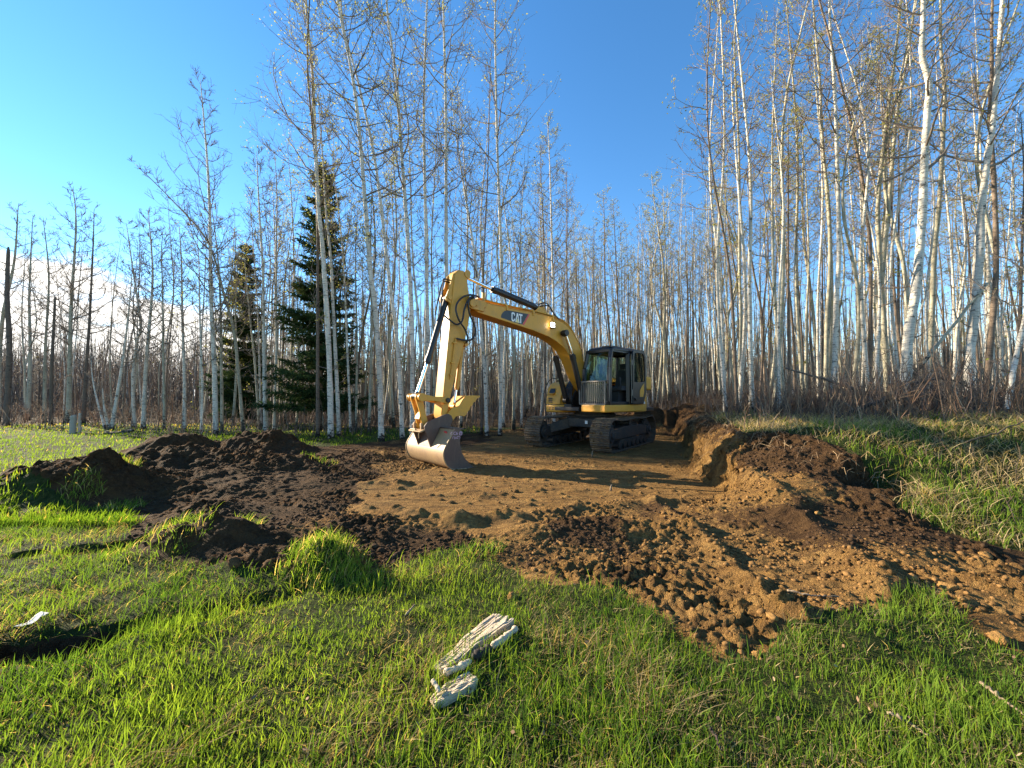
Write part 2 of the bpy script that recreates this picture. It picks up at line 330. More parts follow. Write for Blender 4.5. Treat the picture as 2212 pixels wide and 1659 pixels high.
def ground(x, y, detail=True):
    """height, dirt share, topsoil share, leaf-litter share"""
    x = np.asarray(x, float); y = np.asarray(y, float)
    G = undisturbed(x, y)
    wob = .16 * fbm(x, y, .6, 4) + .05 * fbm(x, y, .13, 2)
    sd_d = sdpoly(x, y, DIRT) + wob * .8
    sd_p = sdpoly(x, y, PIT) + wob * 1.1 + .12 * fbm(x + 9, y + 4, .25, 3)
    sd_f = sdpoly(x, y, FLOOR) + .5 * fbm(x + 3, y, .9, 3)
    dirt = ss(sd_d / .12 + .5)
    wall = .14 + .18 * ss((G - .2) / .6)
    k = ss(sd_p / wall)
    h = G * (1 - k)
    # right-hand lumpy slope between the bank and the near grass
    cut = ss((sd_d - .12) / .3) * (1 - k)
    h = h - cut * .18 * np.clip(G, 0, .6)
    blob = np.zeros_like(h)
    for bx, by, bh, rx, ry in BLOBS:
        d2 = ((x - bx) / rx) ** 2 + ((y - by) / ry) ** 2
        m = d2 < 9
        blob = blob + np.where(m, bh * np.exp(-d2 * np.where(d2 < 1, .8, .9)), 0)
    blob = blob * (1 + .40 * fbm(x, y, .5, 4) + .22 * fbm(x + 8, y, .14, 3, .6))
    h = h + blob
    # holes and ruts torn into the sod
    dd = sdseg(x, y, [(-3.6, 2.05), (-2.75, 2.2), (-2.4, 2.3)]); hole = ss(1 - (dd + wob * .7) / .16); h = h - .13 * hole
    d2 = sdseg(x, y, [(-2.4, 2.35), (-1.9, 2.62), (-1.55, 2.8)]); h = h - .06 * ss(1 - d2 / .16)
    d3 = sdseg(x, y, [(-4.7, 3.35), (-3.5, 3.72)]); tr = ss(1 - (d3 + wob) / .14); h = h - .06 * tr
    d4 = np.hypot((x - 4.25) / .42, (y - 4.45) / .3); h = h - .34 * ss(1.25 - d4)
    d5 = np.hypot((x - 2.0) / .22, (y - 1.95) / .18); sc1 = ss(1.3 - d5)
    dirt = np.maximum(dirt, np.maximum(ss(hole * 1.6), tr * .9))
    # track berms, rows of grouser marks
    e1 = sdseg(x, y, [(1.85, 5.2), (1.82, 3.6), (1.72, 2.5)]); e2 = sdseg(x, y, [(3.1, 5.1), (2.85, 3.5), (2.6, 2.7)])
    e3 = sdseg(x, y, [(-.5, 4.2), (.8, 4.85), (2.2, 5.15), (3.2, 5.35)]); e4 = sdseg(x, y, [(-2.6, 5.0), (-1.6, 4.55), (-.6, 4.2), (.1, 4.3)])
    e5 = sdseg(x, y, [(-2.9, 6.2), (-1.3, 6.0), (-.4, 5.5)]); e6 = sdseg(x, y, [(-1.6, 6.9), (.2, 5.9), (1.6, 5.6)])
    rid = np.zeros_like(h)
    for e, a, w in ((e1, .075, .10), (e2, .085, .13), (e3, .05, .12), (e4, .09, .14), (e5, .07, .12), (e6, .035, .10)):
        rid = rid + a * np.exp(-(e / w) ** 2) * (1 + .7 * fbm(x + a * 100, y, .22, 3))
    mid = ((x > 1.85) & (x < 2.75) & (y > 2.6) & (y < 5.0))
    h = h + rid * dirt
    smooth_floor = ss(sd_f / .35 + .3) * k
    dk0 = np.exp(-((x + 6) ** 2 + (y - 7) ** 2) / 9) * 1.6
    if detail:
        rough = dirt * (1 - .93 * smooth_floor)
        flat = ss((fbm(x + 33, y + 12, .75, 3) - .05) / .22) * (1 - .6 * ss((dk0 - .9) / .4)); rough = rough * (.32 + .85 * ss(.5 + fbm(x + 20, y, .8, 3))) * (1 - .72 * flat)
        h = h + dirt * flat * (1 - smooth_floor) * .016 * fbm(x * .5, y * 2.4, .3, 4, .6)
        prints = ss(1 - np.abs(x - 2.32) / .42 + .4 * fbm(x, y, .3, 3)) * ss((y - 2.7) / .3) * ss((5.0 - y) / .4) * ss(.55 + 1.2 * fbm(x + 2, y + 9, .7, 2))
        rough = rough * (1 - .75 * prints); h = h + dirt * prints * .012 * np.clip(1.6 * np.sin(y * 2 * math.pi / .165 + 2 * fbm(x, y, .4, 2)), -1, 1)
        wx = x + .035 * fbm(x, y, .09, 3); wy = y + .035 * fbm(x + 40, y, .09, 3)
        big = lumps(wx, wy, .17, .08, .55) * ss(.45 + 1.3 * fbm(x + 60, y, .5, 2)); small = lumps(wx * 1.1 + 5, wy + 3, .07, .1, .58)
        h = h + rough * (.045 * big + .050 * small + .050 * fbm(x, y, .22, 4, .62) + .045 * fbm(x + 31, y, .060, 3, .75) + .018 * np.abs(fbm(x + 7, y + 3, .11, 2)))
        h = h + dirt * smooth_floor * (.020 * fbm(x, y * 3, .7, 6, .6) + .022 * np.maximum(0, fbm(x * .6 + 4, y * 3.5, .35, 4)) + .028 * ss((lumps(x + 2, y * 1.6, .16, .05, .5) - .30) / .2))
        tu = -(x - 2.47) * .604 - (y - 11.6) * .797; tv = (x - 2.47) * .797 - (y - 11.6) * .604          # grouser prints left by the tracks
        tp = (ss((.27 - np.abs(np.abs(tv) - 1.0)) / .05) * ss((tu - 1.7) / .3) * ss((5.6 - tu) / .8) * ss(.55 + 1.5 * fbm(x + 13, y, .9, 3)))
        h = h + dirt * tp * (.020 * np.clip(1.8 * np.sin(tu * 2 * math.pi / .19), -1, 1) - .012)
        band = dirt * (1 - k) * ss((G - .35) / .3)
        h = h + band * .06 * fbm(x, y, .12, 3)
        h = h + (1 - dirt) * (.022 * fbm(x, y, .22, 4))
    # topsoil: heaps on the left, the upper layer of the cut bank, torn patches
    dk = .36 + .45 * fbm(x + 7, y + 2, 1.1, 4) + .55 * fbm(x + 1, y + 5, .38, 4, .6)
    for bx, by, r, w in ((-6, 5.8, 2.2, .9), (-7, 9, 2.6, 1.1), (-4.5, 6.8, 1.7, .9), (-3.4, 4.6, 1.3, .8), (-2.6, 3.5, .55, .7), (-1.0, 3.55, .45, .7), (-.5, 3.65, .4, .6), (4.25, 4.4, .6, .9), (3.7, 3.7, .45, .7),
                         (4.6, 2.95, .7, .6), (1.9, 4.7, .35, .5), (.9, 4.0, .45, .4), (2.75, 3.9, .5, .5), (-2.9, 2.2, .6, 1.0), (5.4, 15, 1.6, .6), (11.6, 10.3, 1.4, 1), (-1.5, 12.5, 2.0, .7),
                         (1.2, 5.8, 1.6, -.5), (2.2, 8.5, 2.6, -.6), (0, 4.7, .6, -.5), (3.35, 6.2, .45, -.35), (3.7, 7.0, .5, -.3), (2.7, 2.7, .6, -.5), (1.9, 2.2, .6, -.45), (3.6, 2.45, .8, -.35), (3.0, 4.6, .5, -.35)):
        dk = dk + w * np.exp(-((x - bx) ** 2 + (y - by) ** 2) / (r * r))
    dk = dk + .75 * ss((h - (G - .24)) / .12) * ss((G - .40) / .2) * dirt
    dk = dk - .5 * smooth_floor
    dk = np.maximum(dk, hole * 1.2)
    lit = np.clip(ss((y - 15.5 - 1.2 * fbm(x, y, 2, 3)) / 3) * ss((x + 12) / 6) + ss((x + y * .75 - 13.0) / 2.5) * ss((y - 5.8) / 2) + ss((y - 19) / 4), 0, 1)
    return h, dirt, np.clip(dk, 0, 1), lit
def gz(x, y): return ground(np.atleast_1d(x), np.atleast_1d(y))[0]
def axis(*segs):
    out = [np.array([segs[0][0]])]
    for a, b_, s0, s1 in segs:
        n = max(1, int(round((b_ - a) / ((s0 + s1) / 2)))); w = np.linspace(s0, s1, n); out.append(a + np.cumsum(w) / w.sum() * (b_ - a))
    return np.concatenate(out)
gx = axis((-900, -60, 90, 6), (-60, -14, 3, .35), (-14, -7.5, .3, .05), (-7.5, -4.2, .035, .024), (-4.2, -1.2, .021, .019), (-1.2, 4.6, .0165, .0165), (4.6, 4.8, .02, .022), (4.8, 7, .024, .06), (7, 16, .07, .4), (16, 60, .45, 4), (60, 900, 6, 90))
gy = axis((-60, -2, 8, .5), (-2, 1.0, .3, .03), (1.0, 1.7, .03, .018), (1.7, 4.8, .0155, .0155), (4.8, 7.5, .018, .027), (7.5, 11, .028, .045), (11, 18, .05, .2), (18, 70, .3, 4), (70, 1500, 6, 120))
XX, YY = np.meshgrid(gx, gy); nx, ny = len(gx), len(gy)
hh_, dr_, dk_, li_ = ground(XX.ravel(), YY.ravel())
ii = (np.arange(ny - 1)[:, None] * nx + np.arange(nx - 1)[None]).ravel()
_h2 = hh_.reshape(ny, nx); _s = np.hypot(np.gradient(_h2, gx, axis=1), np.gradient(_h2, gy, axis=0)); _w = (ss((_s - .8) / 1.2) * (dr_.reshape(ny, nx) > .5)).ravel()      # crags on the steep faces
_u, _v, _z = XX.ravel(), YY.ravel(), hh_
_dx = _w * (.11 * fbm(_v * 1.0 + _u * .4, _z * 1.3 + 7, .16, 4, .6)); _dy = _w * .07 * fbm(_u + 3, _z * 1.3 + 2, .14, 4, .6)
gme = mesh_np('ground', np.c_[XX.ravel() + _dx, YY.ravel() + _dy, hh_], [np.stack([ii, ii + 1, ii + nx + 1, ii + nx], -1)], {'dirt': dr_, 'dark': dk_, 'litter': li_})
tag(link('ground', gme, M['ground']), 'uneven field and freshly dug building pit floor', None, None, 'structure')

# loose clods lying on the dug earth
def ico(sub=1):
    bm = bmesh.new(); bmesh.ops.create_icosphere(bm, subdivisions=sub, radius=1); bm.verts.ensure_lookup_table()
    V = np.array([v.co for v in bm.verts]); F = np.array([[v.index for v in f.verts] for f in bm.faces]); bm.free(); return V, F
IV, IF = ico(3); IV1, IF1 = ico(1)
def clod_shape(V, r):
    V = V * (1 + .10 * r.normal(0, 1, len(V)))[:, None]
    for _ in range(9):                                   # knocked-off facets
        n = r.normal(0, 1, 3); n /= np.linalg.norm(n); d = r.uniform(.45, .95); q = V @ n - d; V = V - np.maximum(q, 0)[:, None] * n
    for f, a in ((2.2, .12), (5.0, .07)):
        ph = r.random(3) * 20; V = V * (1 + a * np.sin(V[:, 0] * f * 1.7 + ph[0]) * np.sin(V[:, 1] * f * 1.5 + ph[1]) * np.cos(V[:, 2] * f * 1.6 + ph[2]) * 1.6)[:, None]
    return V * np.array([1, .75 + .3 * r.random(), .6 + .3 * r.random()])
shapes = [clod_shape(IV1, rng) for _ in range(24)]
acc = Acc(); cnt = 0
cx = rng.uniform(-6.0, 5.4, 105000); cy = 1.6 + 7.0 * rng.random(105000) ** 1.6
h, dr, dk, _ = ground(cx, cy)
sf = sdpoly(cx, cy, FLOOR)
keep = (dr > .7) & (rng.random(len(cx)) < 1 - .6 * ss((cx - 2.4) / .8) * ss((3.6 - cy) / .6)) & (rng.random(len(cx)) < np.where(sf > .1, .06, .85) * np.clip(.40 + 1.2 * fbm(cx, cy, .7, 3), .06, 1))
for x, y, z, d in zip(cx[keep], cy[keep], h[keep], dk[keep]):
    s = .007 + .024 * rng.random() ** 3.5 + (.03 * rng.random() if rng.random() < .02 else 0)
    a = rng.random() * 6.28; ca, sa = math.cos(a), math.sin(a); V = shapes[cnt % 24] * s
    V = np.c_[V[:, 0] * ca - V[:, 1] * sa + x, V[:, 0] * sa + V[:, 1] * ca + y, V[:, 2] + z + s * .12]
    dd = d + .35 * (rng.random() - .5)
    base = np.array((.22, .122, .045)) * (.45 + .75 * rng.random()) if dd < .52 else np.array((.06, .036, .02)) * (.7 + .7 * rng.random())
    acc.add(V, None, IF1, base); cnt += 1
tag(link('soil_clods', acc.mesh('soil_clods', False), M['clods']), 'loose crumbs of earth scattered over the dug ground', None, None, 'stuff')
LUMPS = [(1918, 2215, .07, 0, 'squarish pale clay lump lying at the grass edge below the bucket'), (1935, 2085, .045, 0, 'small pale clay lump just behind the grass edge in the middle'),
         (880, 2140, .13, 1, 'big brown lump of earth left of the grassy sod mound'), (1010, 2140, .11, 1, 'round brown clod beside the grassy sod mound'),
         (2495, 2065, .06, 0, 'orange clod standing on the track berm in the dug ground'), (2900, 2330, .08, 0, 'tan clod at the tip of the clay tongue in the foreground grass'),
         (2840, 2430, .06, 0, 'small pointed clod in the grass at the clay tongue'), (3560, 2230, .10, 0, 'largest orange clay clod at the right edge of the dug ground'),
         (3690, 2110, .10, 0, 'crumbly orange clod near the right edge of the picture'), (3750, 2390, .11, 0, 'tan clod in the shade at the lower right dirt edge'),
         (2870, 1915, .10, 0, 'pale clay slab with a stick at the foot of the bank'), (1420, 1960, .07, 1, 'dark clod on the smeared earth left of the floor'),
         (1005, 1865, .06, 1, 'reddish brown block of earth below the grass tuft on the heap'), (3070, 1990, .07, 0, 'flat tan clod on the slope below the bank')]
for px, py, s, dk, lab in LUMPS:
    x, y = gd(px * .57604, py * .57604, .04); s = s * .5; V = clod_shape(IV, rng); V = V * (1 + .09 * fbm(V[:, 0] * 3 + px, V[:, 1] * 3 + V[:, 2] * 4, 1.0, 4))[:, None] * s
    me = mesh_np('earth_clod', V + np.array([0, 0, s * .2]), [IF], None, False); o = link('earth_clod', me, M['dark_clod' if dk else 'clay_clod'])
    o.location = (x, y, float(gz(x, y)[0])); o.rotation_euler = (0, 0, rng.random() * 6); tag(o, lab, 'clod', 'clods of earth')

# ------------------------------------------------------------------ grass
def blades(name, x, y, h, w, lean, tint, z=None, curl=1.0):
    n = len(x); z = ground(x, y)[0] if z is None else z
    a = rng.random(n) * 2 * math.pi; la = np.where(rng.random(n) < .45, rng.normal(.6, .7, n), rng.random(n) * 6.28)
    sx, sy = np.cos(a) * w / 2, np.sin(a) * w / 2; lx, ly = np.cos(la) * lean * h, np.sin(la) * lean * h
    rows = []
    for t, ww in ((0, .8), (.4, 1.0), (.75, .7)):
        q = t ** (1 + .9 * curl); cxr, cyr = x + lx * q, y + ly * q; zr = z - .008 + h * (t - .28 * lean * t * t * curl)
        rows += [np.c_[cxr - sx * ww, cyr - sy * ww, zr], np.c_[cxr + sx * ww, cyr + sy * ww, zr]]
    rows.append(np.c_[x + lx, y + ly, z + h * (1 - .32 * lean * curl)])
    V = np.stack(rows, 1).reshape(-1, 3); o = np.arange(n)[:, None] * 7
    F4 = np.vstack([o + np.array([[0, 1, 3, 2]]), o + np.array([[2, 3, 5, 4]])]); F3 = o + np.array([[4, 5, 6]])
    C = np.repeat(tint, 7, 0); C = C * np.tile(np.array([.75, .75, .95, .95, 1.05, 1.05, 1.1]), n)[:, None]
    return mesh_np(name, V, [F4, F3], {'tint': C})
def grass_tint(x, y, dry):
    n = len(x); m = np.clip(.5 + .8 * fbm(x, y, .6, 3) + rng.normal(0, .22, n), 0, 1)[:, None]
    g = (1 - m) * np.array([.060, .125, .020]) + m * np.array([.170, .250, .036])
    s = np.array([.40, .31, .16]) * (.65 + .6 * rng.random(n))[:, None]
    return np.where((rng.random(n) < dry)[:, None], s, g)
def sow(n, x0, x1, y0, y1, power, dens):
    y = y0 + (y1 - y0) * rng.random(n) ** power; x = rng.uniform(-1, 1, n) * (y * 1.40 + 1.5)
    ok = (x > x0) & (x < x1); x, y = x[ok], y[ok]
    h, dr, dk, li = ground(x, y); p = np.clip(1 - dr * 1.15, 0, 1) * (1 - li) * dens(x, y)
    ok = rng.random(len(x)) < p; return x[ok], y[ok], h[ok]
clump = lambda x, y: np.clip(.80 + 1.0 * fbm(x + 3, y + 8, .35, 3) + .5 * fbm(x, y, .09, 2), .25, 1)
rightish = lambda x, y: ss((x - 2.2) / 1.5) * ss((y - 2.6) / 1.2)
x, y, z = sow(240000, -6, 6.5, .95, 4.6, 1.7, lambda x, y: clump(x, y) * (1 - .45 * rightish(x, y)))
dry = np.clip(.30 + .6 * fbm(x + 11, y, .45, 3) + .28 * rightish(x, y), .04, .85)
hgt = np.clip(rng.gamma(3.2, .0170, len(x)), .015, .17) * (.55 + .85 * np.clip(fbm(x, y + 30, .5, 3) + .5, 0, 1)); dryb = rng.random(len(x)) < dry
tint = np.where(dryb[:, None], np.array([.36, .28, .15]) * (.5 + .8 * rng.random(len(x)))[:, None], grass_tint(x, y, 0))
lean = np.where(dryb, rng.uniform(.7, 1.9, len(x)), np.abs(rng.normal(.42, .28, len(x)))); hgt = np.where(dryb, hgt * .8, hgt)
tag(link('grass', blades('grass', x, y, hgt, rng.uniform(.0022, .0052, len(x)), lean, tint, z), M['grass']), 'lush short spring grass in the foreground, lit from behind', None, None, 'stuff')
x, y, z = sow(95000, -30, -1.0, 4.2, 21, 1.9, lambda x, y: clump(x, y))
hgt = rng.uniform(.05, .12, len(x)); wd = .004 + .0008 * y
far_t = grass_tint(x, y, .03 + .35 * ss((y - 14) / 5)) * np.array([1.1, 1.08, .8])
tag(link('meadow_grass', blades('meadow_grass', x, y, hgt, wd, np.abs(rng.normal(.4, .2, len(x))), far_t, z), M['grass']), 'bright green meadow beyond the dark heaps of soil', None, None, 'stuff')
x, y, z = sow(120000, 3.0, 22, 3.0, 17, 1.5, lambda x, y: .35 + .65 * clump(x, y))
dry = np.clip(.60 + .9 * fbm(x, y, .8, 3) + .40 * ss((y - 4.4) / 2.5), .12, .97); dryb = rng.random(len(x)) < dry
tint = np.where(dryb[:, None], np.array([.46, .36, .20]) * (.45 + .85 * rng.random(len(x)))[:, None], grass_tint(x, y, 0))
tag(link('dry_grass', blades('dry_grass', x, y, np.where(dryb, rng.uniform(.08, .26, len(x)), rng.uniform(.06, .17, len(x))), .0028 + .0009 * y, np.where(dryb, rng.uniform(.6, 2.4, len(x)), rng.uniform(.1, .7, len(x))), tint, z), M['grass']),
    'matted straw and new grass on top of the cut bank', None, None, 'stuff')
# single tufts torn up on the soil heaps
def tuft(px, py, zg, n, r, lab):
    x0, y0 = gd(px, py, zg); a = rng.random(n) * 6.28; q = r * np.sqrt(rng.random(n)); x = x0 + q * np.cos(a) * 1.5; y = y0 + q * np.sin(a)
    me = blades('tuft', x, y, rng.uniform(.05, .15, n), rng.uniform(.003, .006, n), rng.uniform(.1, 1.1, n), grass_tint(x, y, .2) * 1.15)
    tag(link('grass_tuft', me, M['grass']), lab, 'grass tuft', 'grass tufts on the soil')
tuft(275, 1045, .12, 140, .12, 'uppermost small grass tuft on the dark soil heap'); tuft(178, 1078, .08, 200, .16, 'grass tuft in front of the big dark heap at left')
tuft(262, 1090, .06, 260, .18, 'bright grass tuft on torn soil left of the sod clump'); tuft(345, 1135, .24, 420, .3, 'long grass hanging over the tipped sod clump')
tuft(700, 1195, .18, 900, .24, 'thick grass growing on the sod mound at the dirt edge'); tuft(535, 1148, .08, 90, .09, 'tiny green tuft on the brown ridge in the middle left')
tuft(2010, 1140, .12, 200, .15, 'dark green tuft on the topsoil slope at right'); tuft(1040, 1190, .03, 200, .14, 'upright grass tuft beside the pale clay lump'); tuft(690, 1002, .1, 120, .25, 'thin green tuft at the foot of the back heap')
# brush: thin dead stems, canes and twigs along the edge of the woods
acc = Acc()
def stems(n, fx, fy, hlo, hhi, cols, r0=.006, k=3):
    x, y = fx(n), fy(n); z, dr, _, li = ground(x, y)
    for i in range(n):
        if dr[i] > .4: continue
        h = rng.uniform(hlo, hhi) * (.5 + .5 * rng.random()); a = rng.random() * 6.28; l = rng.uniform(.05, .55) * h
        p0 = np.array([x[i], y[i], z[i] - .03]); p2 = p0 + np.array([math.cos(a) * l, math.sin(a) * l, h]); p1 = (p0 + p2) / 2 + rng.normal(0, .07 * h, 3)
        c = np.array(cols[rng.integers(len(cols))]) * (.6 + .8 * rng.random()); rr = r0 * (.6 + .8 * rng.random()) * (1 + .05 * y[i])
        acc.tube([p0, p1, p2], [rr, rr * .75, rr * .3], k, False, c)
        for _ in range(rng.integers(0, 4)):
            t = rng.uniform(.3, .95); q = p0 + (p2 - p0) * t; d = rng.normal(0, 1, 3); d[2] = abs(d[2]) + .4; d *= rng.uniform(.12, .4) * h / np.linalg.norm(d)
            acc.tube([q, q + d], [rr * .6, rr * .2], k, False, c)
RED = [(.20, .115, .07), (.24, .15, .09), (.14, .095, .07), (.30, .21, .13), (.11, .085, .07)]
GREY = [(.15, .12, .095), (.10, .08, .065), (.22, .175, .13), (.17, .10, .065)]
stems(1700, lambda n: rng.normal(8.6, 1.7, n), lambda n: rng.uniform(6.4, 10.5, n), .3, 1.5, RED)
stems(1300, lambda n: rng.uniform(6, 22, n), lambda n: rng.uniform(8.5, 18, n), .4, 1.6, RED + GREY)
stems(2600, lambda n: rng.uniform(-14, 12, n), lambda n: rng.uniform(13.5, 26, n), .2, 1.5, GREY)
stems(1700, lambda n: rng.uniform(-40, -10, n), lambda n: rng.uniform(17, 32, n), .4, 1.8, GREY + RED, .008)
stems(420, lambda n: rng.uniform(4, 9, n), lambda n: rng.uniform(3.6, 8, n), .08, .35, RED, .003)
tag(link('undergrowth', acc.mesh('undergrowth'), M['stem']), 'bare brown canes and brush along the edge of the woods', None, None, 'stuff')
# ------------------------------------------------------------------ trees
def spline(P, n):
    P = np.asarray(P, float); seg = np.r_[0, np.cumsum(np.linalg.norm(np.diff(P, axis=0), axis=1))]; t = np.linspace(0, seg[-1], n)
    Q = np.vstack([2 * P[0] - P[1], P, 2 * P[-1] - P[-2]]); out = np.zeros((n, 3))
    k = np.clip(np.searchsorted(seg, t, 'right') - 1, 0, len(P) - 2); u = (t - seg[k]) / (seg[k + 1] - seg[k] + 1e-9)
    p0, p1, p2, p3 = Q[k], Q[k + 1], Q[k + 2], Q[k + 3]; u = u[:, None]
    return .5 * (2 * p1 + (p2 - p0) * u + (2 * p0 - 5 * p1 + 4 * p2 - p3) * u ** 2 + (3 * p1 - p0 - 3 * p2 + p3) * u ** 3)
def unit(v): return v / (math.sqrt(float(v @ v)) + 1e-9)
def make_tree(path, r0, r, limbs=26, start=.38, spread=1.0, buds=160, twigs=5, k=9, nseg=34, stubs=8, limb_r=.30, up=.55, twig_r=.0065, top_r=.10, low=False):
    """trunk, limbs and young leaves as three meshes, all in the frame of path[0]"""
    P = spline(np.asarray(path) - np.asarray(path[0]), nseg); n = len(P); H = P[-1, 2]
    t = np.linspace(0, 1, n); P[:, :2] += .012 * H * .25 * np.c_[np.sin(t * 9 + r.random() * 6), np.sin(t * 7 + r.random() * 6)] * t[:, None]
    R = r0 * ((1 - t) ** .8 * (1 - top_r) + top_r) * (1 + .45 * np.exp(-t * H / .25)) * (1 + .05 * r.normal(0, 1, n)); R[-1] = max(R[-1] * .5, .006)
    T = Acc(); T.tube(P, R, k)
    L = Acc(); B = Acc(); pts = []
    for i in range(limbs + stubs):
        stub = i >= limbs
        f = start + (1 - start) * ((i + r.random()) / max(limbs, 1)) ** .9 if not stub else r.uniform(.12, start + .15)
        f = min(f, .985); j = f * (n - 1); a = int(j); p = P[a] + (P[min(a + 1, n - 1)] - P[a]) * (j - a); rt = R[a]
        az = i * 2.4 + r.normal(0, .5); el = r.uniform(.15, .75) if not stub else r.uniform(-.3, .5)
        ln = (0.5 + (1 - f) * H * .26) * r.uniform(.55, 1.25) * spread if not stub else r.uniform(.15, .9)
        d = np.array([math.cos(az) * math.cos(el), math.sin(az) * math.cos(el), math.sin(el)]); q = [p]; m = 6 if not low else 3
        for s in range(m - 1):
            q.append(q[-1] + d * ln / (m - 1)); d = unit(d + np.array([0, 0, up * .35]) + r.normal(0, .16, 3))
        q = np.array(q); rl = max(min(rt * limb_r * 1.7, rt * .8), .004) * (r.uniform(.6, 1.1) if not stub else .35); rl = min(rl, .045)
        L.tube(q, np.linspace(rl, max(rl * .2, .003), m), 4 if not low else 3, False)
        if stub and r.random() < .6: continue
        for w in range(int(twigs * r.uniform(.6, 1.5))):
            u = r.uniform(.2, 1.0) * (m - 1); a = min(int(u), m - 2); p = q[a] + (q[a + 1] - q[a]) * (u - a)
            d2 = unit(unit(q[a + 1] - q[a]) * .8 + r.normal(0, .6, 3) + np.array([0, 0, .3])); l2 = r.uniform(.2, .5) * ln * .8 + .08
            e1 = p + d2 * l2 * .5; e2 = e1 + unit(d2 + r.normal(0, .3, 3) + np.array([0, 0, .2])) * l2 * .5
            L.tube([p, e1, e2] if not low else [p, e2], [twig_r, twig_r * .8, twig_r * .4] if not low else [twig_r, twig_r * .4], 3, False); pts += [e1, e2, (e1 + e2) / 2]
            if not low:
                for _ in range(2):
                    p3 = p + (e2 - p) * r.uniform(.3, .95); e3 = p3 + unit(d2 + r.normal(0, .8, 3)) * l2 * .4
                    L.tube([p3, e3], [twig_r * .6, twig_r * .3], 3, False); pts.append(e3)
    if buds and pts:
        pts = np.array(pts); c = pts[r.integers(0, len(pts), buds)] + r.normal(0, .07, (buds, 3))
        leaf_quads(B, c, r.uniform(.019, .041, buds), r)
    return T, L, B
def leaf_quads(B, c, s, r):
    n = len(c); a = r.normal(0, 1, (n, 3)); a /= np.linalg.norm(a, axis=1)[:, None]; b_ = np.cross(a, r.normal(0, 1, (n, 3))); b_ /= np.linalg.norm(b_, axis=1)[:, None]
    a = a * s[:, None]; b_ = b_ * s[:, None] * .62
    V = np.stack([c - a, c + b_, c + a, c - b_], 1).reshape(-1, 3); B.add(V, np.arange(4 * n).reshape(-1, 4))
def plant_tree(name, base, meshes, mats, label, group, cat='tree', rz=0., scl=(1, 1, 1)):
    e = empty(name, base, rz); e.scale = scl
    for nm, me, mt in zip(('trunk', 'limbs', 'crown'), meshes, mats):
        if me is not None:
            o_ = link(nm, me, M[mt], e)
            if nm != 'trunk': o_['kind'] = 'stuff'
    return tag(e, label, cat, group)
r1 = np.random.default_rng(21)
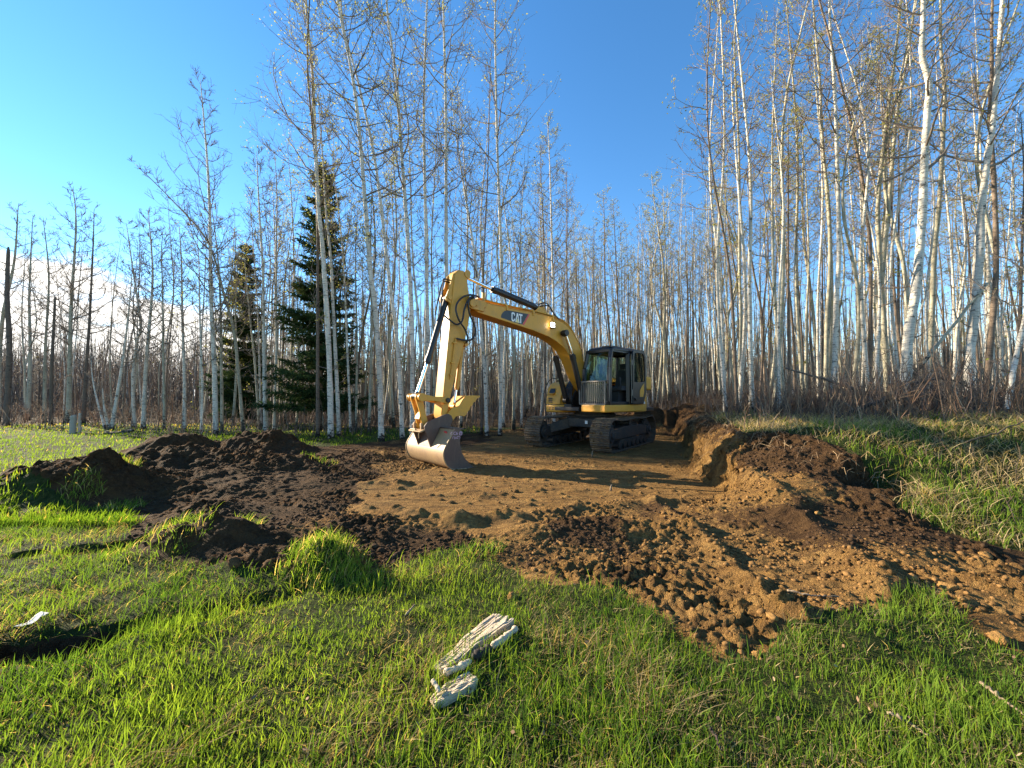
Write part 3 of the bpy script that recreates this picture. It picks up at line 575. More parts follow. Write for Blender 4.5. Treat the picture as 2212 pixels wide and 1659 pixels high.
# hand-placed trees: trunk line in the picture (2212 px wide), distance, width, bark, limbs, leaves, label
HERO = [
 # left, against the light
 ([(14, 905), (20, 758), (17, 640), (16, 533)], 19, 11, 'dead_bark', 0, 0, 'thick broken snag at the left edge of the picture', 'left'),
 ([(-5, 905), (4, 700), (30, 560), (42, 440)], 21, 10, 'aspen_bark', 24, 0, 'bare tree rising behind the thick broken snag', 'left'),
 ([(60, 912), (66, 760), (62, 620), (72, 470)], 24, 8, 'aspen_bark', 26, 0, 'slim bare tree right of the thick broken snag', 'left'),
 ([(110, 918), (112, 800), (118, 640)], 19, 7, 'dead_bark', 0, 0, 'thin dead snag with a broken top beside the meadow', 'left'),
 ([(96, 915), (98, 760), (104, 600), (96, 470)], 22, 7, 'aspen_bark', 26, 0, 'slender bare tree just left of the thin dead snag', 'left'),
 ([(148, 900), (152, 760), (156, 617), (162, 470), (158, 405)], 20, 10, 'aspen_bark', 34, 0, 'tallest bushy bare tree over the far meadow', 'left'),
 ([(180, 905), (187, 780), (195, 676), (201, 530), (203, 450)], 20, 8, 'dead_bark', 26, 0, 'dark bent bare tree over the far meadow', 'left'),
 ([(238, 930), (225, 880), (222, 838)], 17, 7, 'birch_bark', 4, 0, 'white leaning stub in the birch clump by the meadow', 'left'),
 ([(240, 932), (254, 850), (266, 773), (276, 690), (285, 590)], 17, 8, 'birch_bark', 20, 0, 'white birch leaning right out of the clump by the meadow', 'left'),
 ([(230, 932), (214, 880), (201, 824), (196, 770)], 17.3, 5, 'birch_bark', 6, 0, 'thin crooked white stem leaning left out of the clump by the meadow', 'left'),
 ([(291, 924), (287, 824), (296, 740), (305, 700), (283, 560), (272, 480)], 18, 8, 'birch_bark', 30, 0, 'crooked white birch right of the clump by the meadow', 'left'),
 ([(309, 926), (317, 773), (328, 617), (328, 540), (322, 455)], 17.5, 9, 'birch_bark', 34, 0, 'dark-branched birch between the meadow and the first soil heap', 'left'),
 ([(355, 933), (353, 715), (348, 560), (352, 500)], 17, 6, 'aspen_bark', 24, 20, 'thin grey tree behind the left end of the heap with the pale crest', 'left'),
 ([(398, 926), (398, 785), (392, 600), (385, 480)], 17, 8, 'birch_bark', 28, 40, 'straight birch behind the heap with the pale crest', 'left'),
 ([(435, 941), (437, 812), (430, 620), (424, 500)], 15, 6, 'birch_bark', 24, 60, 'slim birch behind the dip between the two back heaps', 'left'),
 ([(466, 940), (463, 780), (457, 637), (451, 461), (441, 270), (436, 172)], 15, 11, 'birch_bark', 30, 0, 'tall bare tree with upswept forks standing alone against the sky', 'left'),
 ([(480, 938), (477, 680), (466, 520), (455, 430)], 16, 7, 'aspen_bark', 26, 80, 'grey tree just right of the tall bare forked tree', 'left'),
 ([(527, 928), (508, 734), (484, 640), (448, 521), (370, 430), (292, 355)], 16, 8, 'aspen_bark', 22, 0, 'slanting bare tree leaning far left across the sky', 'left'),
 ([(574, 930), (569, 700), (568, 578), (562, 461), (553, 325)], 15.5, 9, 'birch_bark', 26, 60, 'bright straight white birch left of the small spruce gap', 'left'),
 ([(562, 915), (550, 780), (539, 668), (522, 520)], 17, 6, 'aspen_bark', 22, 60, 'thin leaning tree before the small spruce', 'left'),
 ([(592, 930), (597, 715), (598, 461), (590, 320)], 15.8, 7, 'birch_bark', 26, 60, 'white birch at the left edge of the big spruce', 'left'),
 ([(640, 935), (646, 800), (641, 640), (648, 520)], 16, 5, 'aspen_bark', 14, 60, 'very thin pale stem in front of the left half of the big spruce', 'left'),
 # middle left, tall and white
 ([(687, 945), (686, 700), (684, 461), (680, 330), (668, 150), (672, -10)], 13.5, 8, 'dead_bark', 30, 200, 'dark-footed tree in front of the big spruce trunk', 'middle'),
 ([(715, 947), (711, 773), (699, 539), (691, 461), (683, 330), (672, 160), (655, -10)], 13.2, 13, 'birch_bark', 34, 500, 'stout white birch in front of the big spruce', 'middle'),
 ([(733, 942), (726, 773), (715, 578), (703, 461), (697, 330), (690, 200)], 13.8, 9, 'birch_bark', 28, 300, 'white birch close to the right of the stout one before the spruce', 'middle'),
 ([(758, 935), (750, 740), (742, 578), (731, 450), (721, 370), (722, 260)], 15, 6, 'birch_bark', 26, 260, 'slim birch at the right side of the big spruce', 'middle'),
 ([(769, 935), (771, 773), (768, 600), (775, 420)], 15.5, 6, 'aspen_bark', 26, 200, 'grey stem right of the big spruce, bare low down', 'middle'),
 ([(797, 932), (803, 734), (800, 560), (806, 400)], 15, 7, 'aspen_bark', 26, 200, 'grey trunk midway between spruce and excavator stick', 'middle'),
 ([(824, 956), (820, 812), (809, 656), (799, 576), (783, 347), (766, 191), (729, 10), (722, -60)], 12.4, 13, 'birch_bark', 36, 560, 'tall white birch curving left, its black foot at the soil edge', 'middle'),
 ([(870, 950), (859, 754), (837, 576), (809, 347), (774, 174), (747, 69), (735, -30)], 12.8, 10, 'birch_bark', 34, 480, 'tall white birch leaning left just behind the bucket cylinder', 'middle'),
 ([(891, 930), (890, 724), (882, 562), (868, 347), (858, 174), (840, 35), (836, -40)], 13, 12, 'birch_bark', 36, 420, 'tall black-scarred birch left of the excavator bucket', 'middle'),
 ([(915, 925), (910, 800), (904, 690), (893, 562), (886, 400), (878, 240)], 14, 7, 'birch_bark', 24, 220, 'pale birch close behind the black-scarred one', 'middle'),
 ([(924, 925), (925, 783), (920, 562), (917, 278), (922, 35), (926, -60)], 13.5, 10, 'birch_bark', 34, 360, 'straight spotted birch just left of the stick', 'middle'),
 ([(936, 925), (937, 760), (933, 562), (938, 380), (944, 250)], 15, 6, 'aspen_bark', 26, 200, 'thin stem right beside the straight spotted birch', 'middle'),
 ([(962, 930), (966, 740), (965, 576), (962, 295), (958, 104), (957, -60)], 13, 11, 'birch_bark', 34, 300, 'tallest straight birch rising behind the stick top', 'middle'),
 ([(1052, 925), (1048, 827), (1039, 709), (1024, 547), (1003, 399), (983, 271), (974, 190)], 14, 9, 'birch_bark', 26, 200, 'birch leaning left behind the boom tip', 'middle'),
 ([(1040, 925), (1044, 740), (1045, 576), (1054, 312), (1061, 150)], 14.5, 6, 'dead_bark', 10, 0, 'thin black dead tree behind the boom tip', 'middle'),
 ([(1080, 925), (1083, 724), (1083, 576), (1076, 312), (1073, 191), (1068, 35), (1070, -50)], 14, 9, 'birch_bark', 34, 420, 'rightmost of the tall birches, crown open against the sky', 'middle'),
 ([(1126, 915), (1128, 740), (1125, 555), (1130, 365)], 17, 6, 'birch_bark', 26, 120, 'slim birch behind the logo on the boom', 'middle'),
 ([(1178, 905), (1178, 740), (1175, 569), (1168, 312)], 18, 6, 'dead_bark', 24, 60, 'dark thin tree behind the bend of the boom', 'middle'),
 ([(1196, 900), (1196, 665), (1194, 555), (1187, 382), (1182, 264)], 18, 8, 'birch_bark', 34, 360, 'birch with a leafy crown standing over the bend of the boom', 'middle'),
 ([(1232, 900), (1228, 740), (1225, 560), (1222, 370)], 20, 6, 'brown_bark', 36, 100, 'reddish twiggy tree above the cab, short of the skyline gap', 'middle'),
 # right
 ([(1594, 890), (1600, 705), (1596, 560), (1595, 312), (1590, 104), (1596, -10)], 14.5, 8, 'aspen_bark', 12, 0, 'tall bare pole of a tree standing first right of the sky gap', 'right'),
 ([(1640, 893), (1648, 700), (1620, 540), (1618, 330), (1610, 200)], 15, 6, 'dead_bark', 14, 20, 'dark leaning thin tree right of the bare pole', 'right'),
 ([(1671, 893), (1678, 799), (1688, 668), (1692, 530), (1692, 312), (1703, 191), (1724, 90), (1745, -10)], 13, 10, 'aspen_bark', 26, 120, 'cream trunk bending right above the bank, second tall one', 'right'),
 ([(1740, 885), (1742, 700), (1748, 560), (1738, 380), (1722, 260)], 15, 6, 'aspen_bark', 24, 120, 'thin grey tree left of the twin tall trunks', 'right'),
 ([(1783, 880), (1787, 705), (1793, 576), (1789, 451), (1775, 312), (1770, 174), (1757, -10)], 13, 10, 'aspen_bark', 26, 140, 'left trunk of the twin tall trunks above the bank', 'right'),
 ([(1796, 884), (1804, 780), (1806, 649), (1812, 556), (1810, 382), (1805, 200), (1795, 69), (1790, -40)], 11.8, 12, 'birch_bark', 26, 140, 'right and paler trunk of the twin tall trunks above the bank', 'right'),
 ([(1875, 890), (1880, 740), (1879, 530), (1866, 410), (1841, 278), (1814, 174), (1791, 80), (1763, -20)], 12.3, 9, 'brown_bark', 14, 0, 'flaking brown dead tree slanting left across the pale trunks', 'right'),
 ([(1892, 902), (1894, 780), (1901, 630), (1890, 529), (1867, 441), (1845, 392)], 10, 9, 'birch_bark', 10, 30, 'twisted white birch with a broken top', 'right'),
 ([(1918, 885), (1912, 740), (1902, 555), (1897, 451), (1907, 330), (1923, 191), (1937, 87), (1947, -20)], 12.5, 12, 'aspen_bark', 28, 180, 'smooth cream trunk just left of the greenish one', 'right'),
 ([(1890, 883), (1898, 700), (1907, 573), (1925, 382), (1940, 243), (1963, 122), (1981, -20)], 13.5, 11, 'aspen_bark', 28, 180, 'greenish grey trunk sweeping right beside the big birch', 'right'),
 ([(1956, 896), (1961, 743), (1978, 630), (1986, 540), (1991, 451), (1994, 347), (2001, 243), (2006, 180), (1992, 121), (1996, 52), (1999, -50)], 9.6, 21, 'birch_bark', 30, 160, 'biggest white birch with a kinked trunk, black-scarred low down', 'right'),
 ([(2003, 886), (2010, 760), (2019, 555), (2032, 417), (2041, 208), (2032, 104), (2031, -20)], 13, 12, 'aspen_bark', 26, 120, 'shaded trunk standing right behind the biggest birch', 'right'),
 ([(2091, 880), (2096, 762), (2108, 649), (2116, 550), (2119, 451), (2131, 347), (2143, 278), (2152, 191), (2161, 104), (2172, -30)], 10.2, 18, 'birch_bark', 28, 140, 'thick pale birch near the right edge, its twin crossing it', 'right'),
 ([(2128, 880), (2148, 640), (2150, 540), (2143, 347), (2138, 243), (2145, 174), (2147, 87), (2150, -30)], 10.6, 12, 'brown_bark', 20, 60, 'brown-stained trunk crossing behind the thick pale birch', 'right'),
 ([(2173, 917), (2188, 810), (2212, 700), (2240, 560), (2262, 380)], 7.0, 12, 'birch_bark', 16, 40, 'white birch leaning out of the right edge of the picture', 'right'),
 ([(2204, 890), (2206, 600), (2210, 400), (2208, 240)], 10, 8, 'dead_bark', 14, 0, 'dark stem at the extreme right edge', 'right'),
]
GRP = {'left': 'bare trees along the far meadow', 'middle': 'tall white birches left of the sky gap', 'right': 'tall trees on the bank at right'}
for line, Y, w, brk, nl, nb, lab, grp in HERO:
    pts = [at(px, py, Y) for px, py in line]; off = r1.normal(0, .25, 2)
    pts = [at(px, py, Y + off[0] * i / len(line) * 2) for i, (px, py) in enumerate(line)]
    z0 = float(gz(pts[0][0], pts[0][1])[0]); pts[0][2] = z0 - .12
    if line[-1][1] <= 0:
        d = unit(pts[-1] - pts[-2]); pts.append(pts[-1] + d * 1.6 + np.array([0, 0, .4])); pts.append(pts[-1] + np.array([r1.normal(0, .2), r1.normal(0, .2), 1.8]))
    broken = nl == 0 or 'broken top' in lab
    T, L, B = make_tree(pts, w / 2 * Y / FPX * .92, r1, limbs=int(nl * 1.35), start=.40 if grp != 'left' else .33, buds=int(nb * 3.2), stubs=9 if nl else 2, twigs=8, nseg=44,
                        top_r=.55 if broken and nl == 0 else .12, up=.9 if 'forks' in lab else .55, twig_r=.009 if grp == 'left' else .007, spread=.8 if grp != 'left' else .85)
    nm = 'birch_tree' if brk == 'birch_bark' else 'dead_tree' if brk == 'dead_bark' and nl < 15 else 'aspen_tree'
    plant_tree(nm, tuple(pts[0]), (T.mesh('trunk'), L.mesh('limbs') if L.V else None, B.mesh('crown', False) if B.V else None), (brk, 'twig' if nl > 5 else 'twig', 'bud'), lab, GRP[grp])
# tall bare forked tree: the long upswept side branches that stand out against the sky are its limbs already

# the stand: copies of young trees, each its own object
def proto(seed, H, r0, limbs, start, buds, brk, spread=.75):
    r = np.random.default_rng(seed); x = r.normal(0, .35, 5)
    path = [(0, 0, 0), (x[0] * .3, x[1] * .3, H * .3), (x[1] * .8, x[2] * .7, H * .6), (x[3] + x[0] * .4, x[4], H)]
    T, L, B = make_tree(path, r0, r, limbs, start, spread, buds, 4, 6, 22, 7, twig_r=.008)
    return (T.mesh('trunk'), L.mesh('limbs'), B.mesh('crown', False) if B.V else None), brk
PROTO = [proto(100 + i, 12.5 + (i % 5) * .8, .046 + .010 * (i % 4), 22 + 3 * (i % 3), .45 + .04 * (i % 4), (0, 700, 300, 900)[i % 4], ('birch_bark', 'aspen_bark', 'birch_bark', 'aspen_bark', 'birch_bark', 'brown_bark')[i % 6]) for i in range(18)]
r2 = np.random.default_rng(5)
taken = [(0, 0)]
def free(x, y, d):
    for a, b_ in taken:
        if (a - x) ** 2 + (b_ - y) ** 2 < d * d: return False
    taken.append((x, y)); return True
heroes_xy = [at(l[0][0], l[0][1], Y)[:2] for l, Y, *_ in HERO]
taken += [tuple(p) for p in heroes_xy]
ZONES = [  # count, px range, distance range, height scale, group, label
 (26, (-60, 560), (20, 30), (.72, .95), 'thin trees at the back of the meadow', 'thin bare tree in the row of trees at the back of the meadow'),
 (44, (560, 1110), (16, 27), (.7, 1.05), 'young trees behind the tall birches', 'thin young tree in the thicket behind the tall white birches'),
 (100, (1080, 1600), (20, 34), (.74, .96), 'young birches behind the excavator', 'thin pale birch in the dense stand behind the excavator'),
 (82, (1560, 2290), (11.5, 26), (.72, 1.15), 'young trees in the woods on the bank', 'thin young trunk in the woods behind the bank at right')]
PLACE = {0: ((80, 'near the thick broken snag'), (230, 'behind the stumps on the meadow'), (330, 'behind the birch clump'), (440, 'above the heap with the pale crest'), (999, 'near the tall forked tree')),
 1: ((640, 'left of the big spruce'), (740, 'beside the big spruce'), (840, 'right of the big spruce'), (960, 'behind the bucket cylinder'), (1999, 'behind the boom tip')),
 2: ((1180, 'behind the straight part of the boom'), (1260, 'behind the bend of the boom'), (1400, 'rising above the cab roof'), (1500, 'just right of the cab'), (2999, 'left of the tall bare pole')),
 3: ((1670, 'beside the tall bare pole'), (1780, 'left of the twin trunks'), (1880, 'behind the twin trunks'), (1990, 'left of the biggest birch'), (2090, 'between biggest birch and thick pale birch'), (2999, 'at the right edge of the picture'))}
TONE = {'birch_bark': 'white', 'aspen_bark': 'greyish', 'brown_bark': 'brownish'}
for zi, (cnt, (p0, p1), (y0, y1), (s0, s1), grp, lab) in enumerate(ZONES):
    made = 0; tries = 0
    while made < cnt and tries < 6000:
        tries += 1; Y = y0 + (y1 - y0) * r2.random() ** 1.3; px = r2.uniform(p0, p1); x = (px - 1106) / FPX * Y
        if not free(x, Y, .45): continue
        meshes, brk = PROTO[r2.integers(len(PROTO))] if True else None
        if grp.startswith('thin'): meshes = (meshes[0], meshes[1], None)
        s = r2.uniform(s0, s1); wd = r2.uniform(.85, 1.25)
        lab = 'thin %s tree %s, %s' % (TONE[brk], next(t for lim, t in PLACE[zi] if px < lim), 'in the front row' if Y < y0 + .3 * (y1 - y0) else 'set deep in the stand' if Y > y0 + .65 * (y1 - y0) else 'midway into the stand')
        z = float(gz(x, Y)[0])
        o = plant_tree('young_birch' if brk == 'birch_bark' else 'young_aspen', (x, Y, z - .1), meshes, (brk, 'twig', 'bud'), lab, grp, 'tree', r2.random() * 6.28, (s * wd, s * wd, s))
        o.rotation_euler = (r2.normal(0, .03), r2.normal(0, .03), r2.random() * 6.28); made += 1
# the woods farther back, too many to count: one mass
def low_proto(seed):
    r = np.random.default_rng(seed); H = 12 + 3 * r.random(); x = r.normal(0, .4, 4)
    T, L, B = make_tree([(0, 0, 0), (x[0] * .4, x[1] * .4, H * .4), (x[2], x[3], H)], .075, r, 12, .42, .85, 60, 2, 4, 7, 3, twig_r=.016, low=True)
    return T, L, B
LOW = [low_proto(300 + i) for i in range(8)]
LA = {}
for nm in ('trunks_pale', 'trunks_grey', 'limbs', 'crown'): LA[nm] = Acc()
def stack(A): return np.vstack(A.V), (np.vstack(A.F4) if A.F4 else None), (np.vstack(A.F3) if A.F3 else None)
LOWS = [[stack(a) for a in t] for t in LOW]
nfar = 0
while nfar < 1050:
    Y = 25 + 65 * r2.random() ** 1.6; px = r2.uniform(-350, 2550); x = (px - 1106) / FPX * Y
    if px < 560 and Y < 34: continue
    s = r2.uniform(.7, 1.0) * (1 if px > 560 else .8); a = r2.random() * 6.28; ca, sa = math.cos(a), math.sin(a); z = float(undisturbed(np.array([x]), np.array([Y]))[0]) - .2; nfar += 1
    for (V, F4, F3), nm in zip(LOWS[r2.integers(8)], ('trunks_pale' if r2.random() < .6 else 'trunks_grey', 'limbs', 'crown')):
        LA[nm].add(np.c_[(V[:, 0] * ca - V[:, 1] * sa) * s + x, (V[:, 0] * sa + V[:, 1] * ca) * s + Y, V[:, 2] * s + z], F4, F3)
wood = empty('distant_woods', (0, 45, 0)); tag(wood, 'dense bare woods standing behind everything as one mass', None, None, 'stuff')
def back(name, acc, mat):
    me = acc.mesh(name, False); o = link(name, me, M[mat], wood); o.location = (0, -45, 0); o["kind"] = 'stuff'
b = NB('far_pale_bark'); co = b.coord('Object', (3, 3, 9)); b.bsdf(b.ramp(b.noise(co, 1, 4, .7), [(.35, (.10, .09, .08)), (.5, (.44, .41, .35)), (.7, (.55, .51, .44))]), .85, spec=.1); M['far_pale'] = b.m
b = NB('far_grey_bark'); co = b.coord('Object', (3, 3, 9)); b.bsdf(b.ramp(b.noise(co, 1, 4, .7), [(.3, (.06, .05, .04)), (.7, (.20, .17, .13))]), .85, spec=.1); M['far_grey'] = b.m
back('trunks', LA['trunks_pale'], 'far_pale'); back('trunks', LA['trunks_grey'], 'far_grey'); back('limbs', LA['limbs'], 'twig'); back('crown', LA['crown'], 'bud')
# far low thicket that closes the view between the trunks
acc = Acc(); n = 5600
for i in range(n):
    Y = 30 + 60 * r2.random(); px = r2.uniform(-400, 2600); x = (px - 1106) / FPX * Y; h = r2.uniform(1.5, 7.5) * (.6 + Y / 90); z = float(.55 + .9 * ss((Y - 30) / 40)) - .3
    a = r2.normal(0, .12, 2); c = np.array(((.13, .10, .08), (.17, .115, .08), (.10, .085, .07))[r2.integers(3)]) * (.7 + .6 * r2.random()); rr = .02 + .0006 * Y
    p = np.array([x, Y, z]); acc.tube([p, p + np.array([a[0] * h * .5, a[1] * h * .5, h * .5]), p + np.array([a[0] * h * 1.4, a[1] * h, h])], [rr, rr * .8, rr * .3], 3, False, c)
    for _ in range(3):
        q = p + np.array([a[0] * h * .5, a[1] * h * .5, h * r2.uniform(.2, .8)]); d = r2.normal(0, .25 * h, 3); d[2] = abs(d[2]) + .15 * h
        acc.tube([q, q + d], [rr * .6, rr * .25], 3, False, c)
for i in range(4200):                                    # slim poles standing deep in the woods
    Y = 24 + 60 * r2.random() ** 1.2; px = r2.uniform(-400, 2600); x = (px - 1106) / FPX * Y
    if px < 560 and Y < 36: continue
    h = r2.uniform(4, 11) * (.75 if px < 560 else 1); p = np.array([x, Y, .3 + .9 * float(ss((Y - 30) / 40))]); a = r2.normal(0, .05, 2); g_ = r2.random(); c = (1 - g_) * np.array((.12, .095, .07)) + g_ * np.array((.34, .30, .235)); rr = .03 + .0007 * Y
    acc.tube([p, p + np.array([a[0] * h, a[1] * h, h])], [rr, rr * .35], 3, False, c)
tag(link('far_thicket', acc.mesh('far_thicket', False), M['stem']), 'brown leafless thicket far behind the trees', None, None, 'stuff')

# spruces
def spruce(name, px, Y, H, rad, seed, label, density=1.0, start=.06):
    r = np.random.default_rng(seed); x = (px - 1106) / FPX * Y; z = float(gz(x, Y)[0]); e = empty(name, (x, Y, z - .1))
    T = Acc(); t = np.linspace(0, 1, 14); T.tube(np.c_[.02 * np.sin(t * 9), .02 * np.cos(t * 7), t * H], .11 * (1 - t) ** .9 + .008, 8); link('trunk', T.mesh('trunk'), M['brown_bark'], e)
    L = Acc(); N = []; zz_ = start * H
    while zz_ < H * .985:
        f = zz_ / H; n = int(r.integers(5, 8))
        for i in range(n):
            az = r.random() * 6.28; ln = rad * (1 - f) ** .72 * r.uniform(.55, 1.15) + .12
            if r.random() < .12: continue
            m = 6; q = [np.array([0, 0, zz_ + r.normal(0, .06)])]; d = np.array([math.cos(az), math.sin(az), .15 - .35 * (1 - f)])
            for s in range(m): q.append(q[-1] + d * ln / m); d = unit(d + np.array([0, 0, .10]) + r.normal(0, .05, 3))
            q = np.array(q); L.tube(q, np.linspace(.016, .004, len(q)), 3, False)
            ns = int(9 + ln * 19 * density)
            for s in range(ns):                                   # side sprays that droop from the branch
                u = (s + r.random()) / ns * m; a = min(int(u), m - 1); p = q[a] + (q[a + 1] - q[a]) * (u - a); sd = np.array([-math.sin(az), math.cos(az), 0]) * (1 if s % 2 else -1)
                dd = unit(d * .6 + sd * r.uniform(.5, 1) + np.array([0, 0, r.uniform(-.55, .05)])); l2 = (.13 + .30 * ln * (1 - u / m * .6)) * r.uniform(.5, 1.1)
                N.append((p, dd, l2))
        zz_ += H * r.uniform(.018, .030)
    link('branches', L.mesh('branches'), M['twig'], e)['kind'] = 'stuff'
    C = Acc(); V = []; k = 0; Fq = []
    for p, dd, l in N:                                           # each spray is a feather of needle blades
        up_ = unit(cr(dd, r.normal(0, 1, 3)))
        for j in range(6):
            c0 = p + dd * l * (j / 6); for_ = unit(dd * .8 + (up_ if j % 2 else -up_) * .75 + r.normal(0, .25, 3)); ll = l * .40 + .05; wv = unit(cr(for_, r.normal(0, 1, 3))) * (.022 + .020 * r.random())
            V += [c0 - wv, c0 + wv, c0 + for_ * ll]; Fq.append((k, k + 1, k + 2)); k += 3
    C.add(np.array(V), None, np.array(Fq)); link('crown', C.mesh('crown', False), M['needle'], e)['kind'] = 'stuff'
    tag(e, label, 'spruce', 'spruces among the birches')
spruce('spruce_tree', 690, 16.2, 11.6, 2.1, 3, 'tall dark spruce standing among the white birches', .8, .10)
spruce('spruce_tree', 524, 20, 9.6, 1.6, 4, 'smaller spruce behind the yellow-budded tree at left', .8)
# yellow-budded tree in front of the smaller spruce
Tm, Lm, Bm = make_tree([(0, 0, 0), (.1, 0, 3), (-.1, .1, 6), (0, 0, 8.6)], .07, r2, 40, .25, .9, 1500, 6, 7, 24, 4)
x = (505 - 1106) / FPX * 18.6; plant_tree('budding_tree', (x, 18.6, float(gz(x, 18.6)[0]) - .1), (Tm.mesh('trunk'), Lm.mesh('limbs'), Bm.mesh('crown', False)), ('aspen_bark', 'twig', 'bud'), 'bushy tree full of yellow-green buds before the smaller spruce', 'bare trees along the far meadow')

# fallen and leaning dead poles, stumps
def pole(name, line, Ys, r0, r1_, brk, lab, cat='log', twigs=5):
    pts = np.array([at(px, py, Y) for (px, py), Y in zip(line, Ys)]); o = pts[0].copy(); q = spline(pts - o, 14); q += r2.normal(0, .008, q.shape)
    e = empty(name, tuple(o)); A = Acc(); A.tube(q, np.linspace(r0, r1_, 14) * (1 + .06 * r2.normal(0, 1, 14)), 7); link('trunk', A.mesh('trunk'), M[brk], e); L = Acc()
    for _ in range(twigs):
        i = int(r2.integers(4, 13)); d = unit(r2.normal(0, 1, 3) + np.array([0, 0, .3])) * r2.uniform(.15, .5); L.tube([q[i], q[i] + d * .5 + r2.normal(0, .03, 3), q[i] + d], [r1_ * .6, r1_ * .45, .003], 4, False)
    if twigs: link('branches', L.mesh('branches'), M['twig'], e)['kind'] = 'stuff'
    tag(e, lab, cat, 'fallen and leaning dead poles')
pole('leaning_pole', [(1967, 818), (2050, 715), (2132, 612)], (10.5, 10.3, 10.1), .05, .03, 'aspen_bark', 'pale dead pole leaning up right beside the biggest birch')
pole('fallen_pole', [(1956, 880), (1830, 835), (1697, 795)], (8.6, 8.8, 9.4), .045, .02, 'dead_bark', 'long dark fallen pole slanting up left over the brush', 'log', 8)
pole('fallen_pole', [(1802, 906), (1860, 882), (1914, 859)], (7.4, 7.6, 7.8), .05, .03, 'dead_bark', 'short dark log propped up in the brush above the bank')
pole('leaning_pole', [(2087, 897), (2130, 852), (2175, 806)], (8.3, 8.2, 8.1), .035, .02, 'aspen_bark', 'thin pole leaning right beneath the thick pale birch')
pole('fallen_pole', [(1968, 830), (2040, 818), (2095, 838), (2121, 860)], (9, 9, 8.9, 8.8), .03, .015, 'aspen_bark', 'thin arched dead stem over the dark pile under the trees')
pole('dry_stalk', [(2085, 955), (2150, 935), (2230, 900)], (4.9, 4.8, 4.7), .012, .006, 'aspen_bark', 'straw-coloured stalk jutting in from the right edge', 'stalk', 0)
pole('fallen_log', [(226, 938), (262, 935), (290, 928)], (15.2, 15.2, 15.4), .09, .05, 'birch_bark', 'pale fallen log lying behind the first heap at the meadow edge', 'log', 4)
pole('stump', [(157, 937), (158, 897)], (15.3, 15.3), .11, .09, 'limb', 'pale short stump standing on the far meadow', 'stump', 0)
pole('stump', [(172, 937), (173, 893)], (15.6, 15.6), .05, .04, 'limb', 'thin stub beside the pale stump on the far meadow', 'stump', 0)
pole('stick', [(1700, 1095), (1760, 1078), (1790, 1070)], (4.95, 5.1, 5.2), .03, .02, 'dead_bark', 'short dark stick lying on clay below the bank', 'stick', 0)
# ------------------------------------------------------------------ excavator materials
def paint(name, col, rough=.42, dirtcol=(.20, .135, .07), amount=.35, metal=0., spec=.45, low=1.2):
    b = NB(name); co = b.coord('Object'); n1 = b.noise(co, 2.3, 6, .65); n2 = b.noise(co, 18, 5, .7); n3 = b.noise(b.coord('Object', (14, 14, 2)), 1.0, 5, .6)
    d = b.ramp(b.math('ADD', b.math('MULTIPLY', n1, .6), b.math('MULTIPLY', n2, .45)), [(.48, 0.0), (.72, 1.0)])
    streak = b.ramp(n3, [(.55, 0.0), (.75, 1.0)])
    f = b.math('MULTIPLY', b.math('MAXIMUM', d, b.math('MULTIPLY', streak, .6)), amount)
    c = b.mix(f, col, dirtcol); c = b.mix(b.math('MULTIPLY', n1, .25), c, tuple(v * .75 for v in col))
    scr = b.ramp(b.noise(co, 55, 3, .7), [(.70, 0.0), (.76, 1.0)]); c = b.mix(b.math('MULTIPLY', scr, amount * .6), c, (.06, .045, .035))
    b.bsdf(c, b.math('ADD', b.math('MULTIPLY', n2, .25), rough - .1), metal, b.bump(n2, .06, .004), spec); M[name] = b.m
paint('yellow_paint', (.64, .305, .028), .46, (.27, .17, .08), .5)
paint('black_steel', (.012, .012, .013), .4, (.10, .07, .045), .35)
paint('cab_black', (.008, .009, .013), .3, (.09, .075, .06), .08)
paint('track_steel', (.075, .052, .035), .7, (.30, .19, .09), 1.0, .0)
paint('frame_dark', (.03, .028, .027), .6, (.13, .085, .045), .9)
paint('bucket_steel', (.36, .235, .115), .55, (.20, .12, .08), .8, .05)
paint('bucket_dark', (.10, .062, .045), .6, (.18, .12, .08), .9, .0)
paint('guard_grey', (.20, .18, .155), .5, (.12, .09, .06), .6, .3)
paint('seat_fabric', (.025, .026, .03), .85, (.06, .055, .05), .5)
b = NB('chrome'); b.bsdf((.85, .85, .86), .14, 1.0); M['chrome'] = b.m
b = NB('rubber_hose'); b.bsdf((.012, .012, .013), .45); M['hose'] = b.m
b = NB('decal_black'); b.bsdf((.012, .013, .016), .4); M['decal'] = b.m
b = NB('decal_white'); b.bsdf((.78, .76, .72), .5); M['white'] = b.m
b = NB('decal_red'); b.bsdf((.62, .06, .06), .5); M['red'] = b.m
b = NB('decal_pale_yellow'); b.bsdf((.75, .62, .25), .5); M['pyellow'] = b.m
b = NB('lamp_glow'); em = b.n.new('ShaderNodeEmission'); em.inputs[0].default_value = (1, .97, .88, 1); em.inputs[1].default_value = 9.0; b.l.new(em.outputs[0], b.out.inputs[0]); M['glow'] = b.m
def glass(name, tint, gloss=.12):
    b = NB(name); g = b.n.new('ShaderNodeBsdfGlossy'); g.inputs['Roughness'].default_value = .03; t = b.n.new('ShaderNodeBsdfTransparent'); t.inputs[0].default_value = (*tint, 1)
    fr = b.n.new('ShaderNodeFresnel'); fr.inputs[0].default_value = 1.5; m = b.n.new('ShaderNodeMixShader'); b.l.new(b.math('MULTIPLY', fr.outputs[0], gloss * 4, True), m.inputs[0])
    b.l.new(t.outputs[0], m.inputs[1]); b.l.new(g.outputs[0], m.inputs[2]); b.l.new(m.outputs[0], b.out.inputs[0]); M[name] = b.m
glass('cab_glass', (.72, .82, .74)); glass('door_glass', (.30, .36, .33))
